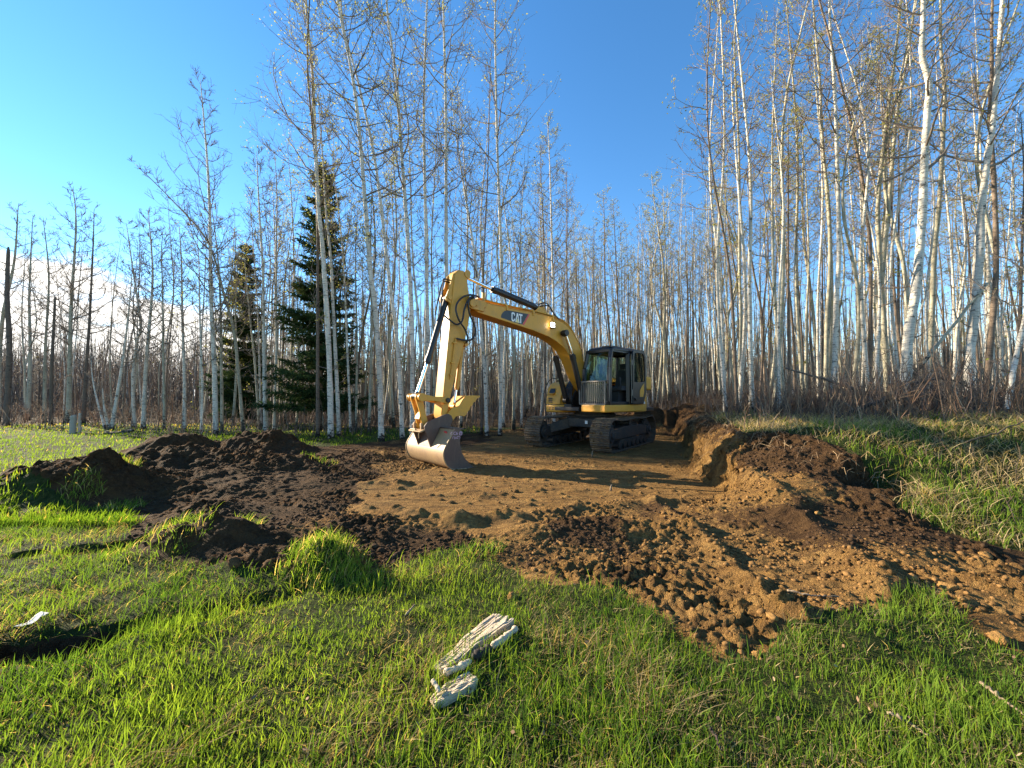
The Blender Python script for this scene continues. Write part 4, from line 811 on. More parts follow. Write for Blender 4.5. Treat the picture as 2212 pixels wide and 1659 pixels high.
b = NB('caked_mud'); co = b.coord('Object'); n = b.noise(co, 14, 6, .7); b.bsdf(b.ramp(n, [(.3, (.05, .032, .018)), (.55, (.16, .095, .045)), (.75, (.30, .18, .085))]), .95, 0, b.bump(n, 1.0, .03), .1); M['mud'] = b.m

class Bd:
    def __init__(s): s.v = []; s.f = []
    def raw(s, V, F):
        o = len(s.v); s.v += [tuple(map(float, v)) for v in V]; s.f += [tuple(int(i) + o for i in f) for f in F]; return s
    def box(s, c, d, m=None):
        V = [np.array([(i & 1) - .5, ((i >> 1) & 1) - .5, ((i >> 2) & 1) - .5]) * d for i in range(8)]
        if m is not None: V = [np.array(m @ Vector(v)) for v in V]
        return s.raw([v + np.array(c) for v in V], [(0, 2, 3, 1), (4, 5, 7, 6), (0, 1, 5, 4), (2, 6, 7, 3), (0, 4, 6, 2), (1, 3, 7, 5)])
    def prism(s, poly, y0, y1):
        n = len(poly); a = sum(poly[i - 1][0] * poly[i][1] - poly[i][0] * poly[i - 1][1] for i in range(n)); p = list(poly) if a > 0 else list(poly)[::-1]
        if y0 > y1: y0, y1 = y1, y0
        V = [(x, y0, z) for x, z in p] + [(x, y1, z) for x, z in p]
        return s.raw(V, [tuple(range(n)), tuple(range(2 * n - 1, n - 1, -1))] + [(i, i + n, (i + 1) % n + n, (i + 1) % n) for i in range(n)])
    def prismz(s, poly, z0, z1):
        n = len(poly); a = sum(poly[i - 1][0] * poly[i][1] - poly[i][0] * poly[i - 1][1] for i in range(n)); p = list(poly) if a > 0 else list(poly)[::-1]
        V = [(x, y, z0) for x, y in p] + [(x, y, z1) for x, y in p]
        return s.raw(V, [tuple(range(n))[::-1], tuple(range(n, 2 * n))] + [(i, (i + 1) % n, (i + 1) % n + n, i + n) for i in range(n)])
    def cyl(s, p0, p1, r0, r1=None, n=18):
        r1 = r0 if r1 is None else r1; A = Acc(); A.tube([p0, p1], [r0, r1], n, False); V = np.vstack(A.V); F = [tuple(f) for f in np.vstack(A.F4)]
        return s.raw(V, F + [tuple(range(n))[::-1], tuple(range(n, 2 * n))])
    def tube(s, path, r, n=8, m=24):
        A = Acc(); A.tube(spline(path, m) if len(path) > 2 else path, r, n); return s.raw(np.vstack(A.V), [tuple(f) for f in np.vstack(A.F4)] + [tuple(f) for f in np.vstack(A.F3)])
    def loft(s, rings, cap=True):
        n = len(rings[0]); V = [p for r_ in rings for p in r_]; F = [(i * n + j, i * n + (j + 1) % n, (i + 1) * n + (j + 1) % n, (i + 1) * n + j) for i in range(len(rings) - 1) for j in range(n)]
        if cap: F += [tuple(range(n))[::-1], tuple(range((len(rings) - 1) * n, len(rings) * n))]
        return s.raw(V, F)
    def mesh(s, name):
        me = bpy.data.meshes.new(name); me.from_pydata(s.v, [], s.f); bm = bmesh.new(); bm.from_mesh(me); bmesh.ops.recalc_face_normals(bm, faces=bm.faces); bm.to_mesh(me); bm.free()
        me.shade_smooth(); me.set_sharp_from_angle(angle=RAD(38)); return me
    def obj(s, name, mat, parent, bevel=0.0, seg=2):
        o = link(name, s.mesh(name), M[mat], parent)
        if bevel:
            md = o.modifiers.new('bevel', 'BEVEL'); md.width = bevel; md.segments = seg; md.limit_method = 'ANGLE'; md.angle_limit = RAD(40); md.harden_normals = False
        return o
def circ(cx, cz, r, n=14, a0=0., a1=2 * math.pi, end=False):
    k = n if not end else n - 1
    return [(cx + r * math.cos(a0 + (a1 - a0) * i / k), cz + r * math.sin(a0 + (a1 - a0) * i / k)) for i in range(n)]
YU, YT = RAD(49.1), RAD(37.15)
EX = empty('excavator', (2.472, 11.599, 0.0), math.atan2(-math.cos(YU), -math.sin(YU)))
tag(EX, 'yellow tracked excavator with black cab and wide bucket resting on the dug floor', 'excavator')
REL = math.atan2(-math.cos(YT), -math.sin(YT)) - math.atan2(-math.cos(YU), -math.sin(YU))

# ---- undercarriage
TL, TH, SW = 3.76, .86, .51
def track_path(n):
    r = TH / 2 - .03; half = TL / 2 - r - .03; L = 4 * half + 2 * math.pi * r; out = []
    for i in range(n):
        d = i * L / n
        if d < 2 * half: x, z, a = -half + d, r + r, 0.0; z -= .03 * math.sin(math.pi * d / (2 * half) * 2) ** 2
        elif d < 2 * half + math.pi * r: t = (d - 2 * half) / r; x, z, a = half + r * math.sin(t), r + r * math.cos(t), -t
        elif d < 4 * half + math.pi * r: x, z, a = half - (d - 2 * half - math.pi * r), 0.0, math.pi
        else: t = (d - 4 * half - math.pi * r) / r; x, z, a = -half - r * math.sin(t), r - r * math.cos(t), math.pi - t
        out.append((x, z + .03, a))
    return out, L / n
shoe = Bd(); NP = 46; path, pitch = track_path(NP)
shoe.prism([(-pitch * .49, -.012), (pitch * .47, -.012), (pitch * .5, .008), (pitch * .42, .012), (pitch * .38, .042), (pitch * .32, .042), (pitch * .28, .012), (pitch * .06, .012), (pitch * .04, .036), (-pitch * .03, .036), (-pitch * .06, .012), (-pitch * .30, .012), (-pitch * .33, .04), (-pitch * .40, .04), (-pitch * .44, .012), (-pitch * .5, .006)], -SW / 2, SW / 2)
shoe_me = shoe.mesh('shoe'); shoe_me.materials.append(M['track_steel'])
ri = np.random.default_rng(11)
for sy in (1, -1):
    tr = Bd(); yc = sy * 1.0
    # side frame: long welded box with sloped top
    tr.prism([(-1.35, .30), (1.25, .30), (1.45, .42), (1.2, .56), (.5, .62), (-.6, .62), (-1.3, .55), (-1.5, .42)], -.14, .14)
    T = tr.obj('track', 'frame_dark', EX, .012); T.rotation_euler = (0, 0, REL); m = Matrix.Rotation(REL, 3, 'Z'); T.location = m @ Vector((0, yc, 0))
    for x, r_, nm in ((1.44, .33, 'idler_wheel'), (-1.44, .31, 'drive_sprocket')):
        w = Bd(); w.cyl((0, -.09, 0), (0, .09, 0), r_, n=28); w.cyl((0, -.17, 0), (0, .17, 0), r_ * .55, n=22); w.cyl((0, -.21, 0), (0, .21, 0), .09, n=14)
        if nm[0] == 'd':
            for i in range(16): a = i * math.pi / 8; w.box((math.cos(a) * r_, 0, math.sin(a) * r_), (.07, .1, .07), Matrix.Rotation(-a, 3, 'Y'))
        o = w.obj(nm, 'frame_dark', T, .01); o.location = (x, 0, .43)
    rl = Bd(); rl.cyl((0, -.16, 0), (0, .16, 0), .085, n=18); rl.cyl((0, -.2, 0), (0, -.15, 0), .11, n=18); rl.cyl((0, .15, 0), (0, .2, 0), .11, n=18); rme = rl.mesh('track_roller'); rme.materials.append(M['frame_dark'])
    for x in np.linspace(-.98, .98, 7):
        o = link('track_roller', rme, None, T); o.location = (x, 0, .155)
    o = link('carrier_roller', rme, None, T); o.location = (.1, 0, .69); o.scale = (.7, .7, .7)
    gd_ = Bd(); gd_.box((0, sy * .17, .24), (1.9, .02, .10)); gd_.box((1.22, sy * .20, .43), (.30, .03, .16)); gd_.obj('track_guard', 'frame_dark', T, .006)
    for x, z, a in path:
        o = link('shoe', shoe_me, None, T); o.location = (x, 0, z); o.rotation_euler = (ri.normal(0, .006), -a, 0)
    # mud caked over the top run and the front shoes
    A = Acc()
    for i in range(520):
        j = ri.integers(0, 20); x, z, a = path[j] if ri.random() < .75 else path[int(ri.integers(20, 27))]; s = .018 + .045 * ri.random() ** 2; V = clod_shape(IV1, ri) * s; V[:, 2] *= .55
        x += ri.normal(0, .05); ca, sa = math.cos(a), math.sin(a); nz = .018; V2 = np.c_[V[:, 0] * ca - V[:, 2] * sa + x - nz * sa, V[:, 1] + ri.uniform(-SW / 2 + .03, SW / 2 - .03), V[:, 0] * sa + V[:, 2] * ca + z + nz * ca]; A.add(V2, None, IF1)
    o = link('mud', A.mesh('mud'), M['mud'], T); o["kind"] = 'stuff'
cb = Bd(); m4 = Matrix.Rotation(REL, 3, 'Z')
cb.box((0, 0, .70), (1.25, 1.2, .34)); cb.loft([[(.62, .55, .86), (.62, -.55, .86), (.62, -.55, .54), (.62, .55, .54)], [(.75, .45, .80), (.75, -.45, .80), (.75, -.45, .56), (.75, .45, .56)]])
for sx in (1, -1):
    for sy in (1, -1):
        a = [(sx * .62, sy * .35, .86), (sx * .20, sy * .60, .86), (sx * .20, sy * .60, .52), (sx * .62, sy * .35, .54)]; b2 = [(sx * 1.12, sy * .90, .64), (sx * .62, sy * .90, .66), (sx * .62, sy * .90, .34), (sx * 1.12, sy * .90, .36)]
        cb.loft([a, b2])
cb.cyl((0, 0, .84), (0, 0, .93), .62, n=40)
CB = cb.obj('carbody', 'frame_dark', EX, .02); CB.rotation_euler = (0, 0, REL)
bt = Bd(); bt.box((.77, .12, .70), (.015, .08, .09)); o = bt.obj('label_plate', 'white', CB, 0)
sb = Bd(); sb.cyl((0, 0, .93), (0, 0, 1.01), .56, n=40); 
for i in range(28): a = i * math.pi / 14; sb.cyl((.59 * math.cos(a), .59 * math.sin(a), .925), (.59 * math.cos(a), .59 * math.sin(a), .955), .018, n=6)
sb.obj('slewing_ring', 'black_steel', EX, .006)

# ---- upper frame, engine house, tank box
uf = Bd(); uf.box((-.35, 0, 1.06), (2.3, 2.2, .10)); uf.box((.75, -.12, 1.08), (.75, .9, .10)); uf.obj('deck', 'black_steel', EX, .01)
ck = Bd(); ck.prismz([(1.12, .40), (1.12, 1.20), (.95, 1.25), (-.62, 1.25), (-.74, 1.22), (-.74, .40)], 1.01, 1.205); ck.obj('deck_skirt', 'yellow_paint', EX, .03, 3)
# tail: engine house and counterweight, rounded at the back
def tail(r, x1, n=16): return [(x1, -1.22)] + [(-.35 - (r - .35) * math.sin(math.pi * i / n) ** .75, -1.22 * math.cos(math.pi * i / n)) for i in range(n + 1)] + [(x1, 1.22)]
cw = Bd(); cw.prismz(tail(1.72, -.72), 1.0, 1.62); cw.obj('counterweight', 'yellow_paint', EX, .06, 3)
eh = Bd(); eh.prismz([(-.70, -1.2), (-1.2, -1.2), (-1.48, -.85), (-1.55, 0), (-1.48, .85), (-1.2, 1.2), (-.72, 1.2)], 1.62, 2.02); eh.obj('engine_hood', 'yellow_paint', EX, .05, 3)
vp = Bd(); vp.prism([(-.74, 1.21), (-.52, 1.21), (-.56, 1.30), (-.735, 1.58)], .9, 1.256); VP = vp.obj('corner_panel', 'yellow_paint', EX, .01)
ex_ = Bd(); ex_.tube([(-1.1, -.55, 2.0), (-1.1, -.55, 2.3), (-1.17, -.55, 2.42)], .05, 12); ex_.obj('exhaust_pipe', 'black_steel', EX)
# tank / tool box on the right, front hood tapering forward and up
tb = Bd()
def ring(x, y0, y1, z0, z1): return [(x, y0, z0), (x, y1, z0), (x, y1, z1), (x, y0, z1)]
tb.loft([ring(-.68, -1.22, -.52, 1.2, 1.90), ring(.25, -1.22, -.52, 1.2, 1.90), ring(.55, -1.215, -.54, 1.2, 1.865), ring(.74, -1.205, -.58, 1.2, 1.70), ring(.84, -1.19, -.63, 1.2, 1.30), ring(.84, -1.19, -.63, 1.2, 1.22)])
TB = tb.obj('tool_box', 'yellow_paint', EX, .045, 3)
sk = Bd(); sk.prismz([(.86, -.66), (.86, -1.16), (.80, -1.235), (-.68, -1.235), (-.68, -.4), (.62, -.4), (.74, -.5)], .955, 1.185); SK = sk.obj('side_skirt', 'yellow_paint', EX, .04, 3)
for z in (1.36, 1.305, 1.25):
    g = Bd(); g.box((.845, -1.0, z + .015), (.012, .16, .036)); g.obj('vent_slot', 'decal', TB, .006)
for y in (-1.02, -.90):
    for z in (1.09, 1.045):
        g = Bd(); g.box((.862, y, z), (.008, .085, .026)); g.obj('vent_slot', 'decal', SK, .005)
st = Bd(); st.prism([(.80, 1.50), (.90, 1.50), (.90, 1.53), (.80, 1.53)], -1.10, -.86); st.obj('step', 'yellow_paint', TB, .008)
st = Bd(); st.raw([(.815, -1.06, 1.535), (.815, -.86, 1.535), (.765, -.86, 1.68), (.765, -1.06, 1.68), (.86, -1.06, 1.535)], [(0, 1, 2, 3), (0, 3, 4), (4, 3, 2), (4, 2, 1), (0, 4, 1)]); st.obj('step_well', 'black_steel', TB)
hr = Bd(); hr.tube([(.86, -1.235, 1.22), (.86, -1.24, 1.6), (.62, -1.24, 1.95), (.2, -1.23, 2.02), (.1, -1.2, 1.9)], .014, 8); hr.obj('handrail', 'black_steel', EX)
mr = Bd(); mr.tube([(.45, -1.20, 1.86), (.52, -1.24, 2.3), (.45, -1.25, 2.62), (.30, -1.24, 2.72)], .010, 6); mr.obj('mirror_stalk', 'black_steel', EX)
# centre between tank and cab: boom bracket plates, swing box, hoses
cp = Bd(); 
for y in (-.30, .30): cp.prism([(-.15, 1.1), (.75, 1.1), (.70, 1.32), (.50, 1.62), (.36, 1.78), (.18, 1.78), (.02, 1.6), (-.12, 1.4)], y - .03, y + .03)
cp.box((.72, -.35, 1.12), (.16, .28, .18)); cp.obj('boom_bracket', 'frame_dark', EX, .012)
yb = Bd(); yb.box((-.25, -.40, 2.0), (.25, .30, .32)); yb.box((-.45, -.2, 1.5), (.3, .9, 1.0)); yb.obj('valve_cover', 'yellow_paint', EX, .03, 3)
for i in range(6):
    y = -.48 + .05 * i; h = Bd(); h.tube([(.15, y, 2.02 - .02 * i), (.45 + .02 * i, y - .03, 1.95), (.72, y - .02, 1.62), (.78, y + .03, 1.28), (.55, y + .04, 1.14)], .016, 7); h.obj('hose', 'hose', EX)

# ---- cab
CABROOT = Bd()
YI, YO, XF, XR, Z0, ZR = .34, 1.235, .965, -.70, 1.205, 2.70
def bar(bd, p, q, r=.05): bd.cyl(p, q, r, n=10)
# frame posts and rails as square sections
def sq(bd, p, q, w, d):
    p, q = Vector(p), Vector(q); dv = (q - p); ln = dv.length; rot = dv.to_track_quat('Z', 'Y').to_matrix(); bd.box((p + q) / 2, (w, d, ln), rot)
fr = CABROOT
for y, yt in ((YO - .04, YO - .05), (YI + .04, YI + .10)):
    sq(fr, (XF - .03, y, Z0), (XF - .05, y, 2.2), .10, .10); sq(fr, (XF - .05, y, 2.2), (XF - .14, yt, 2.66), .10, .10)      # front posts lean back at the top
    sq(fr, (XR + .04, y, Z0), (XR + .06, yt, 2.68), .10, .10)
sq(fr, (.04, YO - .05, Z0), (.03, YO - .055, 2.66), .12, .07)
for z in (Z0 + .04, 2.655):
    xf = XF - .03 if z < 2 else XF - .13
    sq(fr, (xf, YI + .05, z), (xf, YO - .05, z), .10, .09); sq(fr, (XR + .05, YI + .05, z), (XR + .05, YO - .05, z), .09, .09)
    sq(fr, (XR, YO - .05, z), (xf, YO - .05, z), .09, .09); sq(fr, (XR, YI + .06, z), (xf, YI + .06, z), .09, .09)
fr.box(((XF + XR) / 2, YI + .03, 1.50), (XF - XR - .1, .03, .56)); fr.box((XR + .03, (YI + YO) / 2, 1.52), (.03, YO - YI - .1, .62)); fr.box((-.32, YO - .035, 1.52), (.66, .03, .60))
fr.box(((XF + XR) / 2, (YI + YO) / 2, Z0 + .02), (XF - XR - .05, YO - YI - .04, .03))
CAB = fr.obj('cab', 'cab_black', EX, .018, 2)
rf = Bd()
def rr(x0, x1, y0, y1, z, rad=.13, n=5):
    out = []
    for cx_, cy_, a0 in ((x1 - rad, y1 - rad, 0), (x0 + rad, y1 - rad, 90), (x0 + rad, y0 + rad, 180), (x1 - rad, y0 + rad, 270)):
        for i in range(n): a = RAD(a0 + 90 * i / (n - 1)); out.append((cx_ + rad * math.cos(a), cy_ + rad * math.sin(a), z))
    return out
rf.loft([rr(-.72, .85, .40, 1.235, 2.66), rr(-.72, .87, .395, 1.24, 2.70), rr(-.70, .84, .41, 1.22, 2.755), rr(-.62, .72, .48, 1.14, 2.79), rr(-.5, .55, .58, 1.02, 2.80)])
rf.box((.60, 1.05, 2.76), (.5, .3, .05)); rf.obj('roof', 'cab_black', CAB, .01)
def pane(name, V, mat, par, th=.006):
    b_ = Bd(); V = [np.array(v, float) for v in V]; nrm = unit(np.cross(V[1] - V[0], V[2] - V[0])) * th; n = len(V)
    b_.raw([v for v in V] + [v + nrm for v in V], [tuple(range(n))[::-1], tuple(range(n, 2 * n))] + [(i, (i + 1) % n, (i + 1) % n + n, i + n) for i in range(n)]); return b_.obj(name, mat, par)
pane('windscreen', [(XF - .02, YI + .1, 1.86), (XF - .02, YO - .1, 1.86), (XF - .04, YO - .1, 2.2), (XF - .12, YO - .12, 2.61), (XF - .12, YI + .16, 2.61), (XF - .04, YI + .1, 2.2)], 'cab_glass', CAB)
pane('windscreen', [(XF - .01, YI + .1, 1.28), (XF - .01, YO - .1, 1.28), (XF - .015, YO - .1, 1.83), (XF - .015, YI + .1, 1.83)], 'cab_glass', CAB)
pane('window', [(XR + .02, YI + .1, 1.86), (XR + .02, YO - .1, 1.86), (XR + .04, YO - .12, 2.60), (XR + .04, YI + .16, 2.60)], 'cab_glass', CAB)
pane('window', [(XR + .12, YI + .035, 1.80), (XF - .12, YI + .035, 1.80), (XF - .20, YI + .08, 2.60), (XR + .14, YI + .08, 2.60)], 'cab_glass', CAB)
rl_ = Bd(); rl_.box((XF - .0, (YI + YO) / 2, 1.845), (.03, YO - YI - .15, .025)); rl_.obj('window_bar', 'cab_black', CAB, .005)
# door swung right back against the rear half of the cab side
dr = Bd(); YD = 1.30
def dframe(poly_out, poly_in, y0, y1, bd):
    n = len(poly_out); V = [(x, y, z) for y in (y0, y1) for p in (poly_out, poly_in) for x, z in p]; F = []
    for i in range(n):
        j = (i + 1) % n; a, b_, c_, d_ = i, j, n + j, n + i; o = 2 * n
        F += [(a, b_, c_, d_), (a + o, d_ + o, c_ + o, b_ + o), (a, a + o, b_ + o, b_), (d_, c_, c_ + o, d_ + o)]
    bd.raw(V, F)
outl = [(.05, 1.22), (-.50, 1.22), (-.56, 1.34), (-.665, 1.60), (-.67, 2.2), (-.635, 2.62), (-.55, 2.735), (-.12, 2.735), (.0, 2.70), (.03, 2.55)]
inl = [(-.03, 1.83), (-.30, 1.83), (-.40, 1.84), (-.595, 1.86), (-.595, 2.2), (-.57, 2.56), (-.50, 2.645), (-.15, 2.645), (-.06, 2.62), (-.04, 2.5)]
dframe(outl, inl, YD, YD + .045, dr); DR = dr.obj('door', 'cab_black', CAB, .006)
pane('window', [(x, YD + .02, z) for x, z in inl], 'door_glass', DR)
pane('lower_window', [(x, YD + .048, z) for x, z in [(-.30, 1.42), (-.47, 1.42), (-.52, 1.55), (-.52, 1.80), (-.44, 1.74), (-.30, 1.60)]], 'yellow_paint', DR, .004)
hd = Bd(); hd.box((-.16, YD + .055, 1.33), (.16, .03, .06)); hd.cyl((-.05, YD + .05, 1.36), (-.05, YD + .09, 1.36), .03, n=12); hd.obj('handle', 'black_steel', DR, .006)
hg = Bd(); hg.cyl((.045, YD + .02, 1.45), (.045, YD + .02, 1.62), .022, n=10); hg.cyl((.045, YD + .02, 2.3), (.045, YD + .02, 2.44), .022, n=10); hg.cyl((.06, YD + .01, 1.25), (.06, YD + .01, 2.6), .010, n=8); hg.obj('hinge', 'guard_grey', DR)
gr = Bd(); gr.tube([(XF + .02, YO - .01, 1.3), (XF + .05, YO + .02, 1.5), (XF + .04, YO + .02, 2.25), (XF - .03, YO - .01, 2.45)], .013, 8); gr.obj('grab_rail', 'guard_grey', CAB)
# front guard of upright bars
gu = Bd(); XG = 1.08; ya, yb_, za, zb_ = .33, 1.16, 1.22, 1.83
for p, q in (((XG, ya, za), (XG, yb_, za)), ((XG, ya, zb_), (XG, yb_, zb_)), ((XG, ya, za), (XG, ya, zb_)), ((XG, yb_, za), (XG, yb_, zb_))): sq(gu, p, q, .03, .035)
for y, z in ((ya, 1.3), (ya, 1.75), (yb_, 1.3), (yb_, 1.75)): gu.box(((XG + XF) / 2, y, z), (XG - XF + .03, .025, .03))
GU = gu.obj('front_guard', 'guard_grey', CAB, .004)
bm_ = Bd(); bm_.box((0, 0, 0), (.014, .014, zb_ - za - .02)); bme = bm_.mesh('guard_bar'); bme.materials.append(M['guard_grey'])
for i in range(12): o = link('guard_bar', bme, None, GU); o.location = (XG, ya + (yb_ - ya) * (i + 1) / 13, (za + zb_) / 2)
# seat, levers, console, mirror inside
se = Bd(); se.loft([rr(-.28, .22, .58, 1.03, 1.58, .07), rr(-.30, .25, .56, 1.05, 1.66, .08), rr(-.28, .20, .60, 1.01, 1.71, .08)])
se.loft([[(x, y, z) for x, y, z in rr(-.36, -.20, .58, 1.03, 1.68, .05)], [(x - .05, y, z) for x, y, z in rr(-.36, -.20, .57, 1.04, 1.95, .06)], [(x - .10, y, z) for x, y, z in rr(-.34, -.22, .62, .99, 2.20, .05)]])
se.box((-.38, .80, 2.30), (.09, .26, .17)); se.box((-.03, .80, 1.40), (.42, .36, .34)); se.obj('seat', 'seat_fabric', CAB, .015)
co_ = Bd()
for y in (.52, 1.09): co_.box((.08, y, 1.66), (.42, .12, .12)); co_.cyl((.24, y, 1.70), (.28, y, 1.90), .018, n=8); co_.cyl((.28, y, 1.88), (.285, y, 1.96), .03, n=10)
co_.cyl((.60, .75, 1.24), (.52, .75, 1.75), .014, n=8); co_.cyl((.60, .85, 1.24), (.52, .85, 1.75), .014, n=8); co_.box((.62, .80, 1.26), (.2, .3, .04)); co_.box((.70, .45, 1.95), (.06, .14, .16)); co_.obj('console', 'seat_fabric', CAB, .008)
mi = Bd(); mi.cyl((-.60, .88, 2.57), (-.62, .88, 2.57), .10, n=20); mi.obj('mirror', 'pyellow', CAB)
wp = Bd(); wp.tube([(XF - .0, .75, 1.87), (XF + .01, .62, 2.15), (XF - .0, .56, 2.35)], .007, 6); wp.obj('wiper', 'black_steel', CAB)

# ---- boom
TOP = [(4.55, 3.585), (4.4, 3.585), (3.97, 3.567), (3.38, 3.557), (2.81, 3.560), (2.23, 3.545), (1.87, 3.515), (1.53, 3.44), (1.30, 3.32), (1.09, 3.13), (.93, 2.93), (.79, 2.65), (.62, 2.25), (.45, 1.90), (.34, 1.70)]
BOT = [(.20, 1.52), (.42, 1.50), (.70, 1.68), (.95, 1.95), (1.15, 2.28), (1.33, 2.55), (1.55, 2.75), (1.85, 2.90), (2.17, 3.0), (2.75, 3.10), (3.68, 3.21), (4.42, 3.30), (4.52, 3.34)]
bo = Bd(); bo.prism(TOP + BOT, -.19, .19); BO = bo.obj('boom', 'yellow_paint', EX, .012)
for s in (1, -1):
    fp = Bd(); fp.prism([(4.30, 3.33)] + [(4.63 + .11 * math.cos(a), 3.465 + .115 * math.sin(a)) for a in np.linspace(-1.5, 1.5, 10)] + [(4.30, 3.585)], s * .191, s * .235); fp.obj('fork_plate', 'yellow_paint', BO, .008)
    pn = Bd(); pn.cyl((4.63, s * .23, 3.465), (4.63, s * .275, 3.465), .085, n=22); pn.cyl((4.51, s * .23, 3.455), (4.51, s * .262, 3.455), .035, n=12); pn.box((4.57, s * .24, 3.46), (.14, .025, .07)); pn.obj('pivot_pin', 'yellow_paint', BO, .006)
# flanges along the lower and upper edge of the boom plates
for s in (1, -1):
    pth = [(x, s * .196, z - .012) for x, z in TOP[1:12]]; f_ = Bd(); f_.tube(pth, .010, 6, 40); f_.obj('weld_seam', 'yellow_paint', BO)
for y, zo, r_ in ((.15, .045, .016), (.10, .05, .016), (.05, .045, .013), (-.12, .05, .016)):
    p_ = Bd(); p_.tube([(4.40, y, 3.60 + zo), (3.95, y, 3.575 + zo), (3.38, y, 3.565 + zo), (2.81, y, 3.565 + zo), (2.23, y, 3.55 + zo), (1.87, y, 3.52 + zo), (1.53, y, 3.455 + zo), (1.28, y, 3.34 + zo), (1.06, y, 3.13 + zo)], r_, 7, 40); p_.obj('pipe', 'yellow_paint', BO)
for x, z in ((4.28, 3.575), (3.6, 3.56), (2.72, 3.56), (2.0, 3.53)):
    c_ = Bd(); c_.box((x, .02, z + .035), (.05, .34, .06)); c_.box((x, .205, z - .03), (.05, .02, .12)); c_.obj('pipe_clamp', 'yellow_paint', BO, .005)
br = Bd(); br.box((4.30, .19, 3.69), (.07, .04, .17)); br.box((4.30, .22, 3.50), (.10, .02, .14)); br.obj('hose_bracket', 'yellow_paint', BO, .006)
# decal with the letters
def decal(name, poly, y, th, mat, par):
    d_ = Bd(); d_.prism(poly, y, y + th); return d_.obj(name, mat, par)
Y1 = .1915
decal('decal', [(3.78, 3.30), (3.76, 3.36), (3.68, 3.445), (3.60, 3.475), (3.44, 3.485), (2.90, 3.485), (3.10, 3.20), (3.17, 3.195), (3.77, 3.275)], Y1, .002, 'decal', BO)
decal('stripe', [(2.895, 3.485), (2.845, 3.485), (3.045, 3.185), (3.095, 3.192)], Y1, .0022, 'red', BO)
def let(poly, mat='white', nm='letter', y=Y1 + .0022): return decal(nm, [(3.455 - u * .36 , 3.235 + v * .225 - u * .015) for u, v in poly], y, .002, mat, BO)
let([(.31, .66), (.22, .66), (.22, .76), (.18, .82), (.13, .82), (.09, .76), (.09, .24), (.13, .18), (.18, .18), (.22, .24), (.22, .34), (.31, .34), (.31, .18), (.25, .05), (.17, 0), (.10, 0), (.03, .06), (0, .18), (0, .82), (.03, .94), (.10, 1), (.21, 1), (.28, .94), (.31, .82)])
let([(.33, 0), (.41, 0), (.50, .70), (.56, .70 - .4), (.645, 0), (.73, 0), (.585, 1), (.475, 1)][:2] + [(.53, .74), (.65, 0), (.73, 0), (.585, 1), (.475, 1)])
let([(.37, -.02), (.53, .42), (.69, -.02)], 'pyellow', 'triangle', Y1 + .0044)
let([(.66, 1), (1.0, 1), (1.0, .82), (.875, .82), (.875, 0), (.785, 0), (.785, .82), (.66, .82)])
# working lamp
lp = Bd(); lp.box((2.06, .215, 3.285), (.12, .05, .12)); lp.box((2.06, .245, 3.29), (.14, .07, .14)); LP = lp.obj('work_lamp', 'black_steel', BO, .012)
lg = Bd(); lg.box((2.10, .283, 3.30), (.13, .006, .115)); lg.obj('lamp_glass', 'glow', LP, .002)
ll = bpy.data.lights.new('lamp_light', 'SPOT'); ll.energy = 25; ll.spot_size = RAD(120); ll.spot_blend = .6; ll.color = (1, .95, .8); ll.shadow_soft_size = .05
lo = bpy.data.objects.new('lamp_light', ll); COL.objects.link(lo); lo.parent = LP; lo.location = (2.14, .31, 3.30); lo.rotation_euler = Vector((.55, .75, -.25)).to_track_quat('-Z', 'Y').to_euler()

def ram(name, base, end, rod_end, rb, rr_, y, mat='black_steel', eye=.07, cap=.012):
    """hydraulic cylinder in the plane y: barrel base -> end, rod end -> rod_end"""
    B3 = lambda p: np.array([p[0], y, p[1]]); a, e, q = B3(base), B3(end), B3(rod_end); u = unit(e - a)
    c_ = Bd(); c_.cyl(a + u * .05, e, rb, n=24); c_.cyl(e - u * .13, e, rb + cap, n=24); c_.cyl(e - u * .02, e + u * .04, rb * .8, n=20); c_.cyl(a - np.array([0, .06, 0]), a + np.array([0, .06, 0]), eye, n=18); c_.cyl(a, a + u * .12, rb * .9, n=20)
    c_.tube([a + u * .15 + np.array([0, 0, rb + .02]), (a + e) / 2 + np.array([0, 0, rb + .02]), e - u * .15 + np.array([0, 0, rb + .02])], .012, 6)
    C_ = c_.obj(name, mat, EX, .004); r_ = Bd(); r_.cyl(e, q, rr_, n=20); r_.obj('rod', 'chrome', C_)
    y_ = Bd(); y_.cyl(q - np.array([0, .07, 0]), q + np.array([0, .07, 0]), eye, n=18); y_.cyl(q - u * .09, q, rr_ * 1.3, n=16); y_.obj('rod_eye', mat if mat != 'yellow_paint' else mat, C_, .004); return C_
for s in (1, -1): ram('boom_cylinder', (.92, 1.33), (1.36, 2.56), (1.66, 3.13), .075, .042, s * .31, eye=.085)
bp = Bd(); bp.cyl((1.66, -.37, 3.13), (1.66, .37, 3.13), .05, n=16); bp.cyl((1.66, .36, 3.13), (1.66, .39, 3.13), .085, n=18); bp.cyl((1.66, -.39, 3.13), (1.66, -.36, 3.13), .085, n=18); bp.obj('cylinder_pin', 'black_steel', EX, .006)
SC = ram('stick_cylinder', (2.33, 3.735), (3.90, 3.965), (4.70, 4.115), .068, .038, 0, eye=.075)
kb = Bd(); 
for s in (1, -1): kb.prism([(2.05, 3.53), (2.62, 3.55), (2.42, 3.78), (2.33, 3.82), (2.24, 3.78)], s * .075, s * .105)
kb.obj('cylinder_bracket', 'yellow_paint', BO, .008)
BC = ram('bucket_cylinder', (5.14, 3.53), (5.585, 2.12), (5.83, 1.42), .062, .036, 0, eye=.07)

